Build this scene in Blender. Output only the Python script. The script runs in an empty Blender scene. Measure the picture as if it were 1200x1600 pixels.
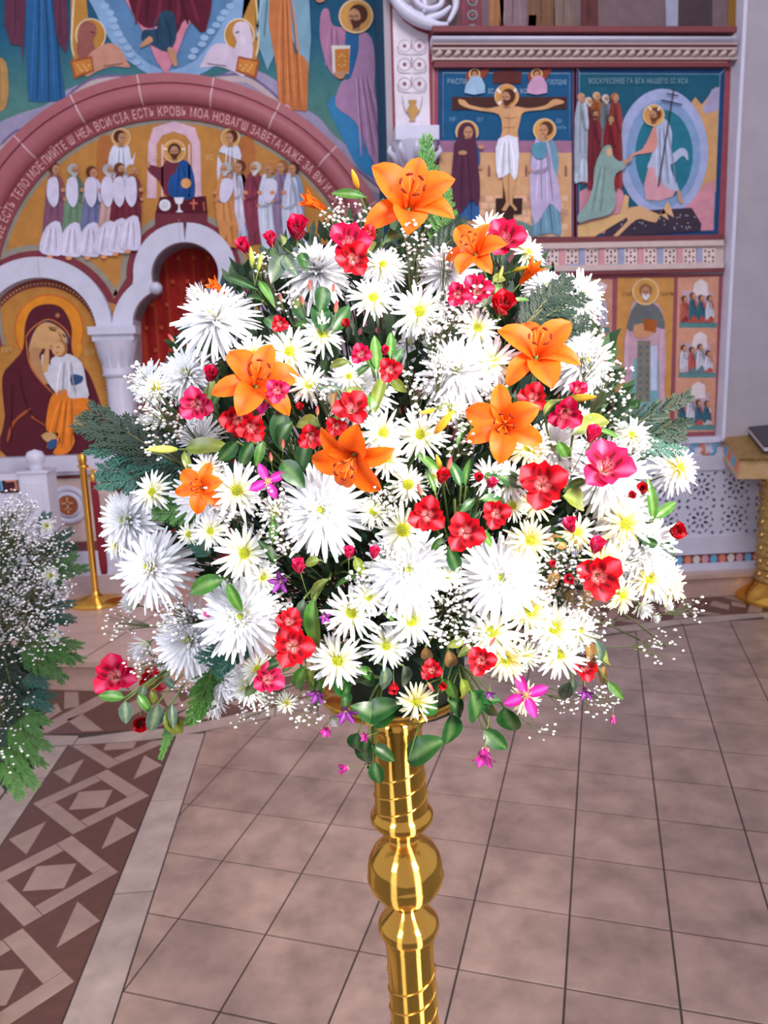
import bpy, math, random
from mathutils import Vector, Matrix, Quaternion
from mathutils.geometry import tessellate_polygon
rnd = random.Random(7)
PI = math.pi
S = bpy.context.scene
COL = S.collection
# ------------------------------------------------------------------ camera
F = 1215.0; EYE = Vector((0, 0, 1.65))
_y, _p, _r = map(math.radians, (-4.2, 10.6, -1.7))
FW = Vector((-math.sin(_y)*math.cos(_p), math.cos(_y)*math.cos(_p), -math.sin(_p)))
_rt = Vector((math.cos(_y), math.sin(_y), 0)); _up = _rt.cross(FW)
CR = _rt*math.cos(_r) + _up*math.sin(_r); CU = -_rt*math.sin(_r) + _up*math.cos(_r)
cam = bpy.data.objects.new('camera', bpy.data.cameras.new('camera')); COL.objects.link(cam)
cam.data.sensor_fit = 'VERTICAL'; cam.data.sensor_height = 36; cam.data.lens = F/1600*36
cam.data.clip_start = .05
cam.matrix_world = Matrix.Translation(EYE) @ Matrix((CR, CU, -FW)).transposed().to_4x4()
cam.data.dof.use_dof = True; cam.data.dof.focus_distance = .95; cam.data.dof.aperture_fstop = 9.0
S.camera = cam
# ------------------------------------------------------------------ light
S.view_settings.view_transform = 'Standard'; S.view_settings.look = 'None'
S.view_settings.gamma = 1; S.view_settings.use_curve_mapping = False
S.view_settings.exposure = 0.0
world = bpy.data.worlds.new('world'); S.world = world; world.use_nodes = True
world.node_tree.nodes['Background'].inputs[0].default_value = (.86, .85, 1.0, 1)
world.node_tree.nodes['Background'].inputs[1].default_value = .72
def area(name, loc, target, sx, sy, power, col):
    l = bpy.data.lights.new(name, 'AREA'); l.shape = 'RECTANGLE'; l.size = sx; l.size_y = sy
    l.energy = power; l.color = col
    o = bpy.data.objects.new(name, l); COL.objects.link(o); o.location = loc
    o.rotation_euler = (Vector(target)-Vector(loc)).to_track_quat('-Z', 'Y').to_euler()
    return o
area('bouquet_key_light', (1.25, -.75, 2.35), (.12, 1.1, 1.38), .6, 1.0, 23, (1, .95, .88)).data.spread = math.radians(60)  # unseen key lamp added to brighten the white blooms, narrow spread spares the floor
area('bouquet_fill_light', (-1.7, -.9, 2.5), (-.1, 1.1, 1.4), .8, 1.4, 10, (.88, .92, 1)).data.spread = math.radians(70)  # cool fill lamp added from the left for the bouquet and brass reflections
area('high_wall_light', (.5, 1.6, 5.6), (.2, 5.0, 1.2), 2.0, 1.2, 125, (.95, .93, 1))  # added area lamp high up, aimed at the far walls

# ------------------------------------------------------------------ placing helpers: a ray of the lens meets a plane of the church
def ray(x, y): return CR*((x-600)/F) + CU*((800-y)/F) + FW
def onY(x, y, Y): r = ray(x, y); return EYE + r*(Y/r.y)
def onZ(x, y, Z=0.): r = ray(x, y); return EYE + r*((Z-EYE.z)/r.z)
def atD(x, y, d): return EYE + ray(x, y)*d
def px(p):
    d = Vector(p)-EYE; z = d.dot(FW)
    return (600+F*d.dot(CR)/z, 800-F*d.dot(CU)/z, z)
def lin(c):
    c = [v/255. for v in c[:3]]
    return tuple(v/12.92 if v <= .04045 else ((v+.055)/1.055)**2.4 for v in c)
def mixc(a, b, t): return tuple(a[i]*(1-t)+b[i]*t for i in range(3))
def sh(c, k): return tuple(max(0, min(255, v*k)) for v in c[:3])

# ------------------------------------------------------------------ materials
def mat(name, col=None, rough=.6, metal=0., noise=None, nscale=8., attr=False, transl=0., bump=0., bscale=60., spec=.5, coat=0., rnd_col=0., world_noise=False):
    m = bpy.data.materials.new(name); m.use_nodes = True; nt = m.node_tree; N = nt.nodes; L = nt.links
    b = N['Principled BSDF']; b.inputs['Roughness'].default_value = rough; b.inputs['Metallic'].default_value = metal
    b.inputs['Specular IOR Level'].default_value = spec; b.inputs['Coat Weight'].default_value = coat
    out = None
    if attr:
        a = N.new('ShaderNodeAttribute'); a.attribute_name = 'Col'; out = a.outputs['Color']
    else:
        b.inputs['Base Color'].default_value = (*lin(col), 1)
        if noise:
            r = N.new('ShaderNodeRGB'); r.outputs[0].default_value = (*lin(col), 1); out = r.outputs[0]
    if noise:
        tc = N.new('ShaderNodeNewGeometry' if world_noise else 'ShaderNodeTexCoord'); n = N.new('ShaderNodeTexNoise'); n.inputs['Scale'].default_value = nscale
        n.inputs['Detail'].default_value = 8; n.inputs['Roughness'].default_value = .62
        L.new(tc.outputs['Position' if world_noise else 'Object'], n.inputs['Vector'])
        mr = N.new('ShaderNodeMapRange'); mr.inputs[1].default_value = .3; mr.inputs[2].default_value = .7
        mr.inputs[3].default_value = noise[0]; mr.inputs[4].default_value = noise[1]
        L.new(n.outputs[0], mr.inputs[0])
        mx = N.new('ShaderNodeVectorMath'); mx.operation = 'SCALE'
        L.new(out, mx.inputs[0]); L.new(mr.outputs[0], mx.inputs['Scale']); out = mx.outputs[0]
    if rnd_col:
        oi = N.new('ShaderNodeObjectInfo'); mr2 = N.new('ShaderNodeMapRange')
        mr2.inputs[3].default_value = 1-rnd_col; mr2.inputs[4].default_value = 1+rnd_col
        L.new(oi.outputs['Random'], mr2.inputs[0]); m2 = N.new('ShaderNodeVectorMath'); m2.operation = 'SCALE'
        L.new(out, m2.inputs[0]); L.new(mr2.outputs[0], m2.inputs['Scale']); out = m2.outputs[0]
    if out: L.new(out, b.inputs['Base Color'])
    if bump:
        tc = N.new('ShaderNodeTexCoord'); n = N.new('ShaderNodeTexNoise'); n.inputs['Scale'].default_value = bscale
        L.new(tc.outputs['Object'], n.inputs['Vector'])
        bp = N.new('ShaderNodeBump'); bp.inputs['Strength'].default_value = bump; bp.inputs['Distance'].default_value = .004
        L.new(n.outputs[0], bp.inputs['Height']); L.new(bp.outputs[0], b.inputs['Normal'])
    if transl:
        t = N.new('ShaderNodeBsdfTranslucent'); ms = N.new('ShaderNodeMixShader'); ms.inputs[0].default_value = transl
        if out: L.new(out, t.inputs['Color'])
        L.new(b.outputs[0], ms.inputs[1]); L.new(t.outputs[0], ms.inputs[2]); L.new(ms.outputs[0], N['Material Output'].inputs[0])
    return m
M = dict(
    paint=mat('fresco_paint', rough=.85, attr=True, noise=(.86, 1.12), nscale=14, spec=.2),
    plaster=mat('grey_plaster', (168, 158, 166), .9, noise=(.93, 1.06), nscale=6, spec=.2),
    red=mat('rose_moulding', (168, 92, 100), .55, noise=(.92, 1.06), nscale=20),
    maroon=mat('maroon_paint', (118, 52, 58), .7, noise=(.9, 1.1), nscale=15),
    marble=mat('white_marble', (205, 203, 222), .35, noise=(.9, 1.05), nscale=7),
    cream=mat('cream_stone', (205, 180, 175), .6, noise=(.9, 1.06), nscale=12),
    tile=mat('floor_tile', (146, 120, 110), .32, noise=(.66, 1.28), nscale=6, rnd_col=.1, bump=.1, bscale=90, world_noise=True),
    strip=mat('floor_border_stone', (160, 140, 132), .33, noise=(.75, 1.18), nscale=8, rnd_col=.06, world_noise=True),
    inlay=mat('floor_inlay_light', (148, 122, 112), .33, noise=(.86, 1.12), nscale=12, rnd_col=.05, world_noise=True),
    dark=mat('floor_inlay_dark', (88, 56, 48), .35, noise=(.86, 1.15), nscale=30),
    grout=mat('grout', (62, 48, 46), .9, noise=(.9, 1.1), nscale=30),
    step=mat('step_stone', (186, 152, 140), .3, noise=(.85, 1.12), nscale=6),
    brass=mat('polished_brass', (255, 192, 88), .07, metal=1.0),
    gilt=mat('gilt_relief', (205, 165, 95), .35, metal=.85, noise=(.6, 1.2), nscale=60, bump=.8, bscale=90),
    velvet=mat('red_velvet', (120, 16, 34), .9, noise=(.8, 1.1), nscale=40),
    black=mat('black_hole', (30, 26, 34), .9, noise=(.9, 1.1)),
    book=mat('dark_cover', (58, 52, 60), .55, noise=(.8, 1.2)),
    petal=mat('petal', attr=True, rough=.5, transl=.3, spec=.25, noise=(.93, 1.05), nscale=9),
    leaf=mat('leaf', attr=True, rough=.36, transl=.12, spec=.5, noise=(.78, 1.2), nscale=5, rnd_col=.2),
    conifer=mat('conifer', attr=True, rough=.6, noise=(.8, 1.2), nscale=5, rnd_col=.15),
    floret=mat('floret', (238, 230, 232), .6, noise=(.93, 1.04)),
    foam=mat('floral_foam', (20, 30, 20), .95, noise=(.8, 1.2)),
    twig=mat('twig', (86, 92, 58), .7, noise=(.7, 1.2), nscale=20),
)

def brass_mix(m):
    nt = m.node_tree; N = nt.nodes; L = nt.links; g = N.new('ShaderNodeBsdfAnisotropic'); g.inputs['Roughness'].default_value = .34; g.inputs['Anisotropy'].default_value = .88; g.inputs['Rotation'].default_value = .0; tg = N.new('ShaderNodeTangent'); tg.direction_type = 'RADIAL'; tg.axis = 'Z'; L.new(tg.outputs[0], g.inputs['Tangent']); g.inputs['Color'].default_value = (*lin((255, 198, 92)), 1)
    ms = N.new('ShaderNodeMixShader'); ms.inputs[0].default_value = .55
    L.new(N['Principled BSDF'].outputs[0], ms.inputs[1]); L.new(g.outputs[0], ms.inputs[2]); L.new(ms.outputs[0], N['Material Output'].inputs[0])
brass_mix(M['brass'])
# ------------------------------------------------------------------ mesh helpers
def sset(o, label=None, cat=None, group=None, kind=None):
    if label: o['label'] = label
    if cat: o['category'] = cat
    if group: o['group'] = group
    if kind: o['kind'] = kind
    return o
def empty(name, loc, label, cat, group=None, rot=None):
    o = bpy.data.objects.new(name, None); COL.objects.link(o); o.location = loc; o.empty_display_size = .02
    if rot: o.rotation_euler = rot
    return sset(o, label, cat, group)
class MB:
    def __init__(s): s.v = []; s.f = []; s.c = []
    def add(s, vs, fs, col=(200, 200, 200)):
        n = len(s.v); s.v += [tuple(v) for v in vs]; s.f += [tuple(i+n for i in f) for f in fs]
        if col and isinstance(col[0], (tuple, list)): s.c += [lin(c) for c in col]
        else: s.c += [lin(col)]*len(vs)
    def box(s, lo, hi, col=(200, 200, 200)):
        x0, y0, z0 = lo; x1, y1, z1 = hi
        s.add([(x0,y0,z0),(x1,y0,z0),(x1,y1,z0),(x0,y1,z0),(x0,y0,z1),(x1,y0,z1),(x1,y1,z1),(x0,y1,z1)],
              [(0,3,2,1),(4,5,6,7),(0,1,5,4),(1,2,6,5),(2,3,7,6),(3,0,4,7)], col)
    def tube(s, pts, rad, n=6, col=(90, 100, 60), caps=True):
        pts = [Vector(p) for p in pts]; rad = rad if isinstance(rad, (list, tuple)) else [rad]*len(pts)
        vs = []; fs = []; a = None
        for i, p in enumerate(pts):
            t = (pts[min(i+1, len(pts)-1)]-pts[max(i-1, 0)]).normalized()
            if a is None: a = t.orthogonal().normalized()
            a = (a-t*a.dot(t)).normalized(); b = t.cross(a)
            for k in range(n):
                w = 2*PI*k/n; vs.append(p+(a*math.cos(w)+b*math.sin(w))*rad[i])
        for i in range(len(pts)-1):
            for k in range(n):
                k2 = (k+1) % n; fs.append((i*n+k, i*n+k2, (i+1)*n+k2, (i+1)*n+k))
        if caps and n > 2: fs += [tuple(range(n))[::-1], tuple((len(pts)-1)*n+k for k in range(n))]
        s.add(vs, fs, col)
    def lathe(s, prof, n=32, col=(200, 200, 200), o=(0, 0, 0)):
        vs = []; fs = []; m = len(prof)
        for (r, z) in prof:
            for k in range(n):
                w = 2*PI*k/n; vs.append((o[0]+r*math.cos(w), o[1]+r*math.sin(w), o[2]+z))
        for i in range(m-1):
            for k in range(n):
                k2 = (k+1) % n; fs.append((i*n+k, i*n+k2, (i+1)*n+k2, (i+1)*n+k))
        s.add(vs, fs, col)
    def mesh(s, name, m, smooth=False):
        me = bpy.data.meshes.new(name); me.from_pydata(s.v, [], s.f)
        at = me.color_attributes.new('Col', 'FLOAT_COLOR', 'POINT')
        at.data.foreach_set('color', [x for c in s.c for x in (*c, 1.)])
        if smooth: me.polygons.foreach_set('use_smooth', [True]*len(me.polygons))
        me.materials.append(m); me.update(); return me
    def build(s, name, m, parent=None, smooth=False, kind=None, label=None):
        o = bpy.data.objects.new(name, s.mesh(name, m, smooth)); COL.objects.link(o)
        if parent: o.parent = parent
        sset(o, label, kind=kind); return o
def inst(name, me, parent):
    o = bpy.data.objects.new(name, me); COL.objects.link(o); o.parent = parent; return o
def struct(name, mb, m, parent=None, smooth=False, label=None):
    o = mb.build(name, m, parent, smooth, label=label)
    if not parent: o['kind'] = 'structure'
    return o
def smooth_pts(pts, k=4, closed=True):
    n = len(pts); out = []
    rng = n if closed else n-1
    for i in range(rng):
        g = lambda j: pts[j % n] if closed else pts[max(0, min(n-1, j))]
        a, b, c, d = g(i-1), g(i), g(i+1), g(i+2)
        for q in range(k):
            t = q/k
            out.append(tuple(.5*((2*b[w])+(-a[w]+c[w])*t+(2*a[w]-5*b[w]+4*c[w]-d[w])*t*t+(-a[w]+3*b[w]-3*c[w]+d[w])*t**3) for w in range(len(b))))
    if not closed: out.append(tuple(pts[-1]))
    return out
def extrude(mb, poly, y0, y1, holes=(), col=(200, 200, 200)):
    """poly in (x,z); slab from y0 (front, seen) to y1 (behind)"""
    loops = [list(poly)]+[list(h) for h in holes]
    flat = [p for l in loops for p in l]; n = len(flat)
    tris = tessellate_polygon([[Vector((p[0], p[1], 0)) for p in l] for l in loops])
    vs = [(p[0], y0, p[1]) for p in flat]+[(p[0], y1, p[1]) for p in flat]
    fs = [tuple(t) for t in tris]; st = 0
    for l in loops:
        m = len(l)
        for i in range(m):
            j = (i+1) % m; fs.append((st+i, st+j, n+st+j, n+st+i))
        st += m
    mb.add(vs, fs, col)
def prism_z(mb, poly, z0, z1, col=(200, 200, 200)):
    """poly in (x,y) extruded in z, top and sides"""
    n = len(poly); tris = tessellate_polygon([[Vector((p[0], p[1], 0)) for p in poly]])
    vs = [(p[0], p[1], z1) for p in poly]+[(p[0], p[1], z0) for p in poly]
    fs = [tuple(t) for t in tris]+[(i, (i+1) % n, n+(i+1) % n, n+i) for i in range(n)]
    mb.add(vs, fs, col)
def circ(cx, cy, rx, ry=None, n=24, a0=0, a1=360):
    ry = rx if ry is None else ry
    m = n if a1-a0 < 360 else n
    den = n if a1-a0 >= 360 else n-1
    return [(cx+rx*math.cos(math.radians(a0+(a1-a0)*i/den)), cy+ry*math.sin(math.radians(a0+(a1-a0)*i/den))) for i in range(m)]

# ------------------------------------------------------------------ setting: walls
YL, YR, SZ = 5.9, 5.2, .17
def PL(x, y): p = onY(x, y, YL); return (p.x, p.z)
def PR(x, y): p = onY(x, y, YR); return (p.x, p.z)
# trefoil doorway outline (px of the wall plane -> metres)
def mirror(pts, cx): return [(2*cx-p[0], p[1]) for p in pts]
dcx = 291
lob = [(dcx-52*math.cos(math.radians(a)), 430-50*math.sin(math.radians(a))) for a in range(90, -28, -9)]
low = [(262-52*math.cos(math.radians(a)), 505-52*math.sin(math.radians(a))) for a in range(62, -1, -8)]
left = lob+low+[(213, 600), (216, 885)]
door_px = left+mirror(left, dcx)[::-1][:-1]
door = [PL(*p) for p in door_px]
wi = []
icon_px = [(x, y) for x, y in circ(68, 526, 90, n=25, a0=180, a1=360)]+[(176, 560), (181, 716), (-28, 716), (-26, 560)]
icon = [PL(*p) for p in icon_px]
mb = MB()
extrude(mb, [(-4.2, 0), (.62, 0), (.62, 5.2), (-4.2, 5.2)], YL, YL+.3, [door], )
struct('wall_back', mb, M['plaster'])
# grey side wall with pale corner bead
e0 = onY(1160, 0, 5.12).x; e1 = onY(1133, 680, 5.12).x; zs = onY(1140, 688, 5.12).z
mb = MB(); mb.box(((e0+e1)/2, 5.12, zs), (5.2, 5.9, 5.2)); w = struct('wall_side', mb, M['plaster'])
mb = MB(); mb.box(((e0+e1)/2-.012, 5.108, zs), ((e0+e1)/2+.012, 5.2, 5.2)); struct('trim_1', mb, M['marble'])
mb = MB(); mb.box((.47, YR, 0), (2.86, YR+1.0, 5.2)); mb.box((2.86, YR, 0), (5.2, YR+.7, zs)); struct('wall_right', mb, M['plaster'])
# recess behind door
mb = MB(); mb.box((-1.7, YL+.3, 0), (-.2, YL+.5, 3.2)); struct('wall_recess', mb, M['maroon'])

# ------------------------------------------------------------------ floor
def solea_front(k=0.):
    pts = [(-4.2, 5.0), (-3.0, 4.62), (-2.3, 4.32), (-1.69, 4.11), (-1.25, 4.0), (-.75, 3.95), (-.3, 4.04), (.3, 4.28), (.95, 4.6), (1.5, 4.85), (1.95, 4.99), (2.37, 5.04), (3.2, 5.05), (5.2, 5.05)]
    return [(x, y-k) for x, y in smooth_pts(pts, 5, False)]
ostr = smooth_pts([(-4.2, 4.5), (-3.0, 4.0), (-2.1, 3.6), (-1.55, 3.42), (-.96, 3.385), (-.62, 3.45), (-.24, 3.59), (.5, 3.95), (1.2, 4.25), (1.74, 4.42), (2.2, 4.5), (2.76, 4.54), (5.2, 4.56)], 6, False)
def yat(curve, x):
    for a, b in zip(curve, curve[1:]):
        if a[0] <= x <= b[0]: return a[1]+(b[1]-a[1])*(x-a[0])/(b[0]-a[0]+1e-9)
    return curve[-1][1]
mb = MB(); mb.box((-4.2, -1.5, -.06), (5.2, 6.2, -.004)); floor = struct('floor', mb, M['grout'])
# solea slab (raised platform)
mb = MB(); fr = solea_front(); prism_z(mb, fr+[(5.2, 6.2), (-4.2, 6.2)], -.004, SZ-.03)
struct('trim_2', mb, M['step'])
mb = MB(); fr = solea_front(.025); prism_z(mb, fr+[(5.2, 6.2), (-4.2, 6.2)], SZ-.03, SZ)
top = struct('trim_3', mb, M['step'])
# joints on the tread
for i, x in enumerate([-1.95, -1.35, -.72, -.1, .6]):
    mb = MB(); y = yat(fr, x); prism_z(mb, [(x, y), (x+.006, y), (x+.30, y+.9), (x+.294, y+.9)], SZ-.0, SZ+.0008); mb.build('joint', M['grout'], top)
def clip(poly, a, b, c):     # keep a*x+b*y+c>=0
    out = []
    for i, p in enumerate(poly):
        q = poly[(i+1) % len(poly)]; dp = a*p[0]+b*p[1]+c; dq = a*q[0]+b*q[1]+c
        if dp >= 0: out.append(p)
        if dp*dq < 0:
            t = dp/(dp-dq); out.append((p[0]+(q[0]-p[0])*t, p[1]+(q[1]-p[1])*t))
    return out
def shrink(poly, d):
    cx = sum(p[0] for p in poly)/len(poly); cy = sum(p[1] for p in poly)/len(poly)
    n = len(poly); area_ = sum(poly[i][0]*poly[(i+1)%n][1]-poly[(i+1)%n][0]*poly[i][1] for i in range(n))/2
    if area_ < 0: poly = poly[::-1]
    out = poly[:]
    for i in range(n):
        x0, y0 = poly[i]; x1, y1 = poly[(i+1) % n]; L = math.hypot(x1-x0, y1-y0)
        if L < 1e-6: continue
        nx, ny = -(y1-y0)/L, (x1-x0)/L
        out = clip(out, nx, ny, -(nx*x0+ny*y0)-d)
        if len(out) < 3: return []
    return out
def inframe(p, m=60):
    x, y, z = px((p[0], p[1], 0)); return z > .2 and -m < x < 1200+m and -m < y < 1600+m
def slab_part(name, poly, m, z=0., parent=floor, gap=.003, bev=.0015):
    p = shrink(poly, gap)
    if len(p) < 3: return None
    q = shrink(p, bev)
    if len(q) < 3 or len(q) != len(p): q = p
    mb = MB(); n = len(p); s0 = (z-.004); s1 = z-.0006
    cx = sum(a[0] for a in p)/n; cy = sum(a[1] for a in p)/n
    vs = [(a[0]-cx, a[1]-cy, s0) for a in p]+[(a[0]-cx, a[1]-cy, s1) for a in p]
    fs = [(i, (i+1) % n, n+(i+1) % n, n+i) for i in range(n)]
    if len(q) == n:
        vs += [(a[0]-cx, a[1]-cy, z) for a in q]; fs += [(n+i, n+(i+1) % n, 2*n+(i+1) % n, 2*n+i) for i in range(n)]
        fs += [tuple(range(2*n, 3*n))]
    else: fs += [tuple(range(n, 2*n))]
    mb.add(vs, fs); o = mb.build(name, m, parent); o.location = (cx, cy, 0); return o
T = math.radians(20); ct, st_ = math.cos(T), math.sin(T); PT = .2915
far = []; cnt = 0
cells = []
for i in range(-22, 22):
    for j in range(-2, 24):
        u0 = -.0625+.29*i; v0 = 1.8625+PT*(j-6)
        q = [(u0+a*.29, v0+b*PT) for a, b in ((0,0),(1,0),(1,1),(0,1))]
        poly = [(u*ct+v*st_, -u*st_+v*ct) for u, v in q]
        poly = clip(poly, 1, 0, .613)
        if len(poly) < 3: continue
        cx = sum(a[0] for a in poly)/len(poly)
        for a, b in ((cx-.25, cx), (cx, cx+.25)):
            ya, yb = yat(ostr, a), yat(ostr, b); dx, dy = b-a, yb-ya
            poly = clip(poly, dy, -dx, -(dy*a-dx*ya)) if poly else poly
        if len(poly) < 3: continue
        if any(inframe(p) for p in poly) or inframe((sum(a[0] for a in poly)/len(poly), sum(a[1] for a in poly)/len(poly))):
            cells.append(poly)
print('tiles', len(cells))
cells.sort(key=lambda p: sum(a[1] for a in p)/len(p))
for poly in cells[:300]: slab_part('tile', poly, M['tile'])
mb = MB()
for poly in cells[300:]:
    p = shrink(poly, .003)
    if len(p) > 2: prism_z(mb, p, -.004, 0)
if mb.v: mb.build('far_tiles', M['tile'], floor, kind='stuff')
# side border strips + inlay band running away from the camera
def seg_strip(x0, x1, ys):
    for a, b in zip(ys, ys[1:]):
        slab_part('border_stone', [(x0, a), (x1, a), (x1, b-.0), (x0, b)], M['strip'])
ytop = 3.383
seg_strip(-.745, -.613, [.9, 1.33, 1.75, 2.31, 2.86, 3.425])
seg_strip(-1.352, -1.222, [1.6, 2.1, 2.6, 3.1, 3.385])
seg_strip(-2.6, -1.356, [1.6, 2.25, 2.8, 3.42])
mb = MB(); mb.box((-1.22, .8, -.005), (-.748, ytop, -.0012)); mb.build('band_ground', M['dark'], floor)
cxb = -.982
for k in range(-2, 5):
    cy = 2.903-.4785*k+.4785*0
    if cy > 3.6 or cy < 1.2: continue
    h = .325; w = .062; r2 = math.sqrt(.5)
    def rot(q): return [(cxb+(a-b)*r2*.985, cy+(a+b)*r2*1.03) for a, b in q]
    s = h/2
    for q in ([(-s, s-w), (s-w, s-w), (s-w, s), (-s, s)], [(s-w, -s+w), (s, -s+w), (s, s), (s-w, s)],
              [(-s+w, -s), (s, -s), (s, -s+w), (-s+w, -s+w)], [(-s, -s), (-s+w, -s), (-s+w, s-w), (-s, s-w)]):
        q = clip(rot(q), 0, -1, ytop-.002)
        if len(q) > 2: slab_part('inlay_stone', q, M['inlay'], gap=.0015)
    for q in ([(cxb-.068, cy-.066), (cxb+.068, cy-.066), (cxb+.068, cy+.066), (cxb-.068, cy+.066)],
              [(-.852, cy-.238-.105), (-.751, cy-.238), (-.852, cy-.238+.105)], [(-1.108, cy-.238-.105), (-1.108, cy-.238+.105), (-1.21, cy-.238)]):
        q = clip(q, 0, -1, ytop-.002)
        if len(q) > 2: slab_part('inlay_stone', q, M['inlay'], gap=.0015)
# curved border stones and curved inlay band in front of the platform
def fr_y(x): return yat(solea_front(), x)
xs = [-2.6, -2.1, -1.6, -1.2, -.75, -.3, .2, .7, 1.2, 1.7, 2.2, 2.75, 3.3, 4.0]
for a, b in zip(xs, xs[1:]):
    n = 4; lo = [(a+(b-a)*i/n, yat(ostr, a+(b-a)*i/n)) for i in range(n+1)]; hi = [(x, y+.12) for x, y in lo[::-1]]
    slab_part('border_stone', lo+hi, M['strip'], gap=.0025, bev=0)
mb = MB(); n = 60
lo = [(-3.2+7.4*i/n, yat(ostr, -3.2+7.4*i/n)+.118) for i in range(n+1)]; hi = [(x, fr_y(x)+.01) for x, y in lo[::-1]]
prism_z(mb, lo+hi, -.005, -.0012); mb.build('band_ground', M['dark'], floor)
for i in range(13):                                 # broken interlace along the curve
    x = -2.5+i*.52
    f = lambda u, v: (x+u, (yat(ostr, x+u)+.125)*(1-v)+(fr_y(x+u)-.01)*v)
    for q in ([(0, .02), (.10, .02), (.34, .98), (.24, .98)], [(.26, .02), (.36, .02), (.20, .44), (.14, .30)], [(.02, .98), (.1, .98), (.16, .62), (.09, .55)],
              [(.36, .55), (.44, .25), (.50, .5), (.44, .8)], [(-.02, .45), (.05, .3), (.09, .5), (.03, .7)]):
        slab_part('inlay_stone', [f(*a) for a in q], M['inlay'], gap=.0015)

# ------------------------------------------------------------------ fresco painting on wall planes
class Paint:
    def __init__(s, Y, parent): s.Y = Y; s.par = parent; s.l = 0; s.mb = MB(); s.base = 1
    def w(s, p, off=0): q = onY(p[0], p[1], s.Y); return (q.x, s.Y-.0004*off, q.z)
    def poly(s, pts, col, smooth=0, grad=None):
        if smooth: pts = smooth_pts(pts, smooth)
        s.l += 1; wp = [s.w(p, s.l) for p in pts]
        tr = tessellate_polygon([[Vector((p[0], p[2], 0)) for p in wp]])
        if grad:
            ys = [p[1] for p in pts]; a, b = min(ys), max(ys); c = [mixc(col, grad, (y-a)/(b-a+1e-6)) for y in ys]
        else: c = col
        s.mb.add(wp, [tuple(t) for t in tr], c)
    def quadgrid(s, x0, y0, x1, y1, cols, n=12):
        s.l += 1; vs = []; cc = []
        for j in range(len(cols)):
            y = y0+(y1-y0)*j/(len(cols)-1)
            for i in range(n+1): vs.append(s.w((x0+(x1-x0)*i/n, y), s.l)); cc.append(cols[j])
        fs = [(j*(n+1)+i, j*(n+1)+i+1, (j+1)*(n+1)+i+1, (j+1)*(n+1)+i) for j in range(len(cols)-1) for i in range(n)]
        s.mb.add(vs, fs, cc)
    def ell(s, cx, cy, rx, ry, col, n=20): s.poly(circ(cx, cy, rx, ry, n), col)
    def ring(s, cx, cy, r, w, col, ry=None, n=40):
        ry = ry or r; s.l += 1; a = circ(cx, cy, r, ry, n); b = circ(cx, cy, r-w, ry-w, n)
        s.mb.add([s.w(p, s.l) for p in a+b], [(i, (i+1) % n, n+(i+1) % n, n+i) for i in range(n)], col)
    def line(s, pts, w, col, smooth=3):
        if smooth and len(pts) > 2: pts = smooth_pts(pts, smooth, False)
        s.l += 1; vs = []; n = len(pts)
        for i, p in enumerate(pts):
            a = pts[max(0, i-1)]; b = pts[min(n-1, i+1)]; dx, dy = b[0]-a[0], b[1]-a[1]; L = math.hypot(dx, dy) or 1
            k = w/2*(1 if 0 < i < n-1 or n < 4 else .4)
            vs += [(p[0]-dy/L*k, p[1]+dx/L*k), (p[0]+dy/L*k, p[1]-dx/L*k)]
        s.mb.add([s.w(p, s.l) for p in vs], [(2*i, 2*i+1, 2*i+3, 2*i+2) for i in range(n-1)], col)
    def done(s, name='painted_figure', label=None, base=None):
        if s.mb.v: s.mb.build(name, M['paint'], s.par, label=label)
        s.mb = MB(); s.l = base if base is not None else s.base
def folds(P, x, y0, y1, w, col, n=4, lean=0, amp=.05):
    r = random.Random(int(x*7+y0))
    for i in range(n):
        t = (i+.7)/(n+.4)-.5; h = y1-y0
        P.line([(x+t*w*.55, y0), (x+t*w*.9+lean*.5+r.uniform(-1, 1)*amp*w, y0+h*.5), (x+t*w*1.1+lean, y1-1)], max(.9, w*.05), sh(col, .74 if i % 2 else 1.16))
SK = (190, 138, 105)
def head(P, x, y, r, hair, beard=None, halo=None, turn=0, veil=None):
    if halo: P.ell(x, y, halo, halo, (205, 150, 80), 26); P.ring(x, y, halo, max(1.1, halo*.1), (225, 190, 150), n=26)
    if veil: P.poly([(x-r*1.3, y+r*1.8), (x-r*1.35, y-r*.3), (x-r*.6, y-r*1.35), (x+r*.6, y-r*1.35), (x+r*1.3, y-r*.2), (x+r*1.25, y+r*1.8)], veil, 3)
    else: P.ell(x-turn*r*.25, y-r*.22, r*1.08, r*1.12, hair, 16)
    P.ell(x+turn*r*.2, y+r*.1, r*.72, r*.95, SK, 16)
    P.poly([(x-r*.3, y+r*.8), (x+r*.35, y+r*.8), (x+r*.5, y+r*1.6), (x-r*.5, y+r*1.6)], sh(SK, .85))
    if beard: P.poly([(x-r*.62, y+r*.35), (x, y+r*.5), (x+r*.66, y+r*.35), (x+r*.4, y+r*1.15), (x+turn*r*.2, y+r*1.4), (x-r*.35, y+r*1.15)], beard, 2)
    if r > 4:
        for sx in (-.3, .3):
            P.line([(x+turn*r*.25+sx*r-.17*r, y), (x+turn*r*.25+sx*r+.17*r, y)], r*.12, (50, 32, 30), 0)
        P.line([(x+turn*r*.3, y), (x+turn*r*.34, y+r*.4)], r*.09, (135, 88, 66), 0)
        P.line([(x+turn*r*.25-.15*r, y+r*.6), (x+turn*r*.25+.15*r, y+r*.6)], r*.1, (140, 60, 55), 0)
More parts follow.
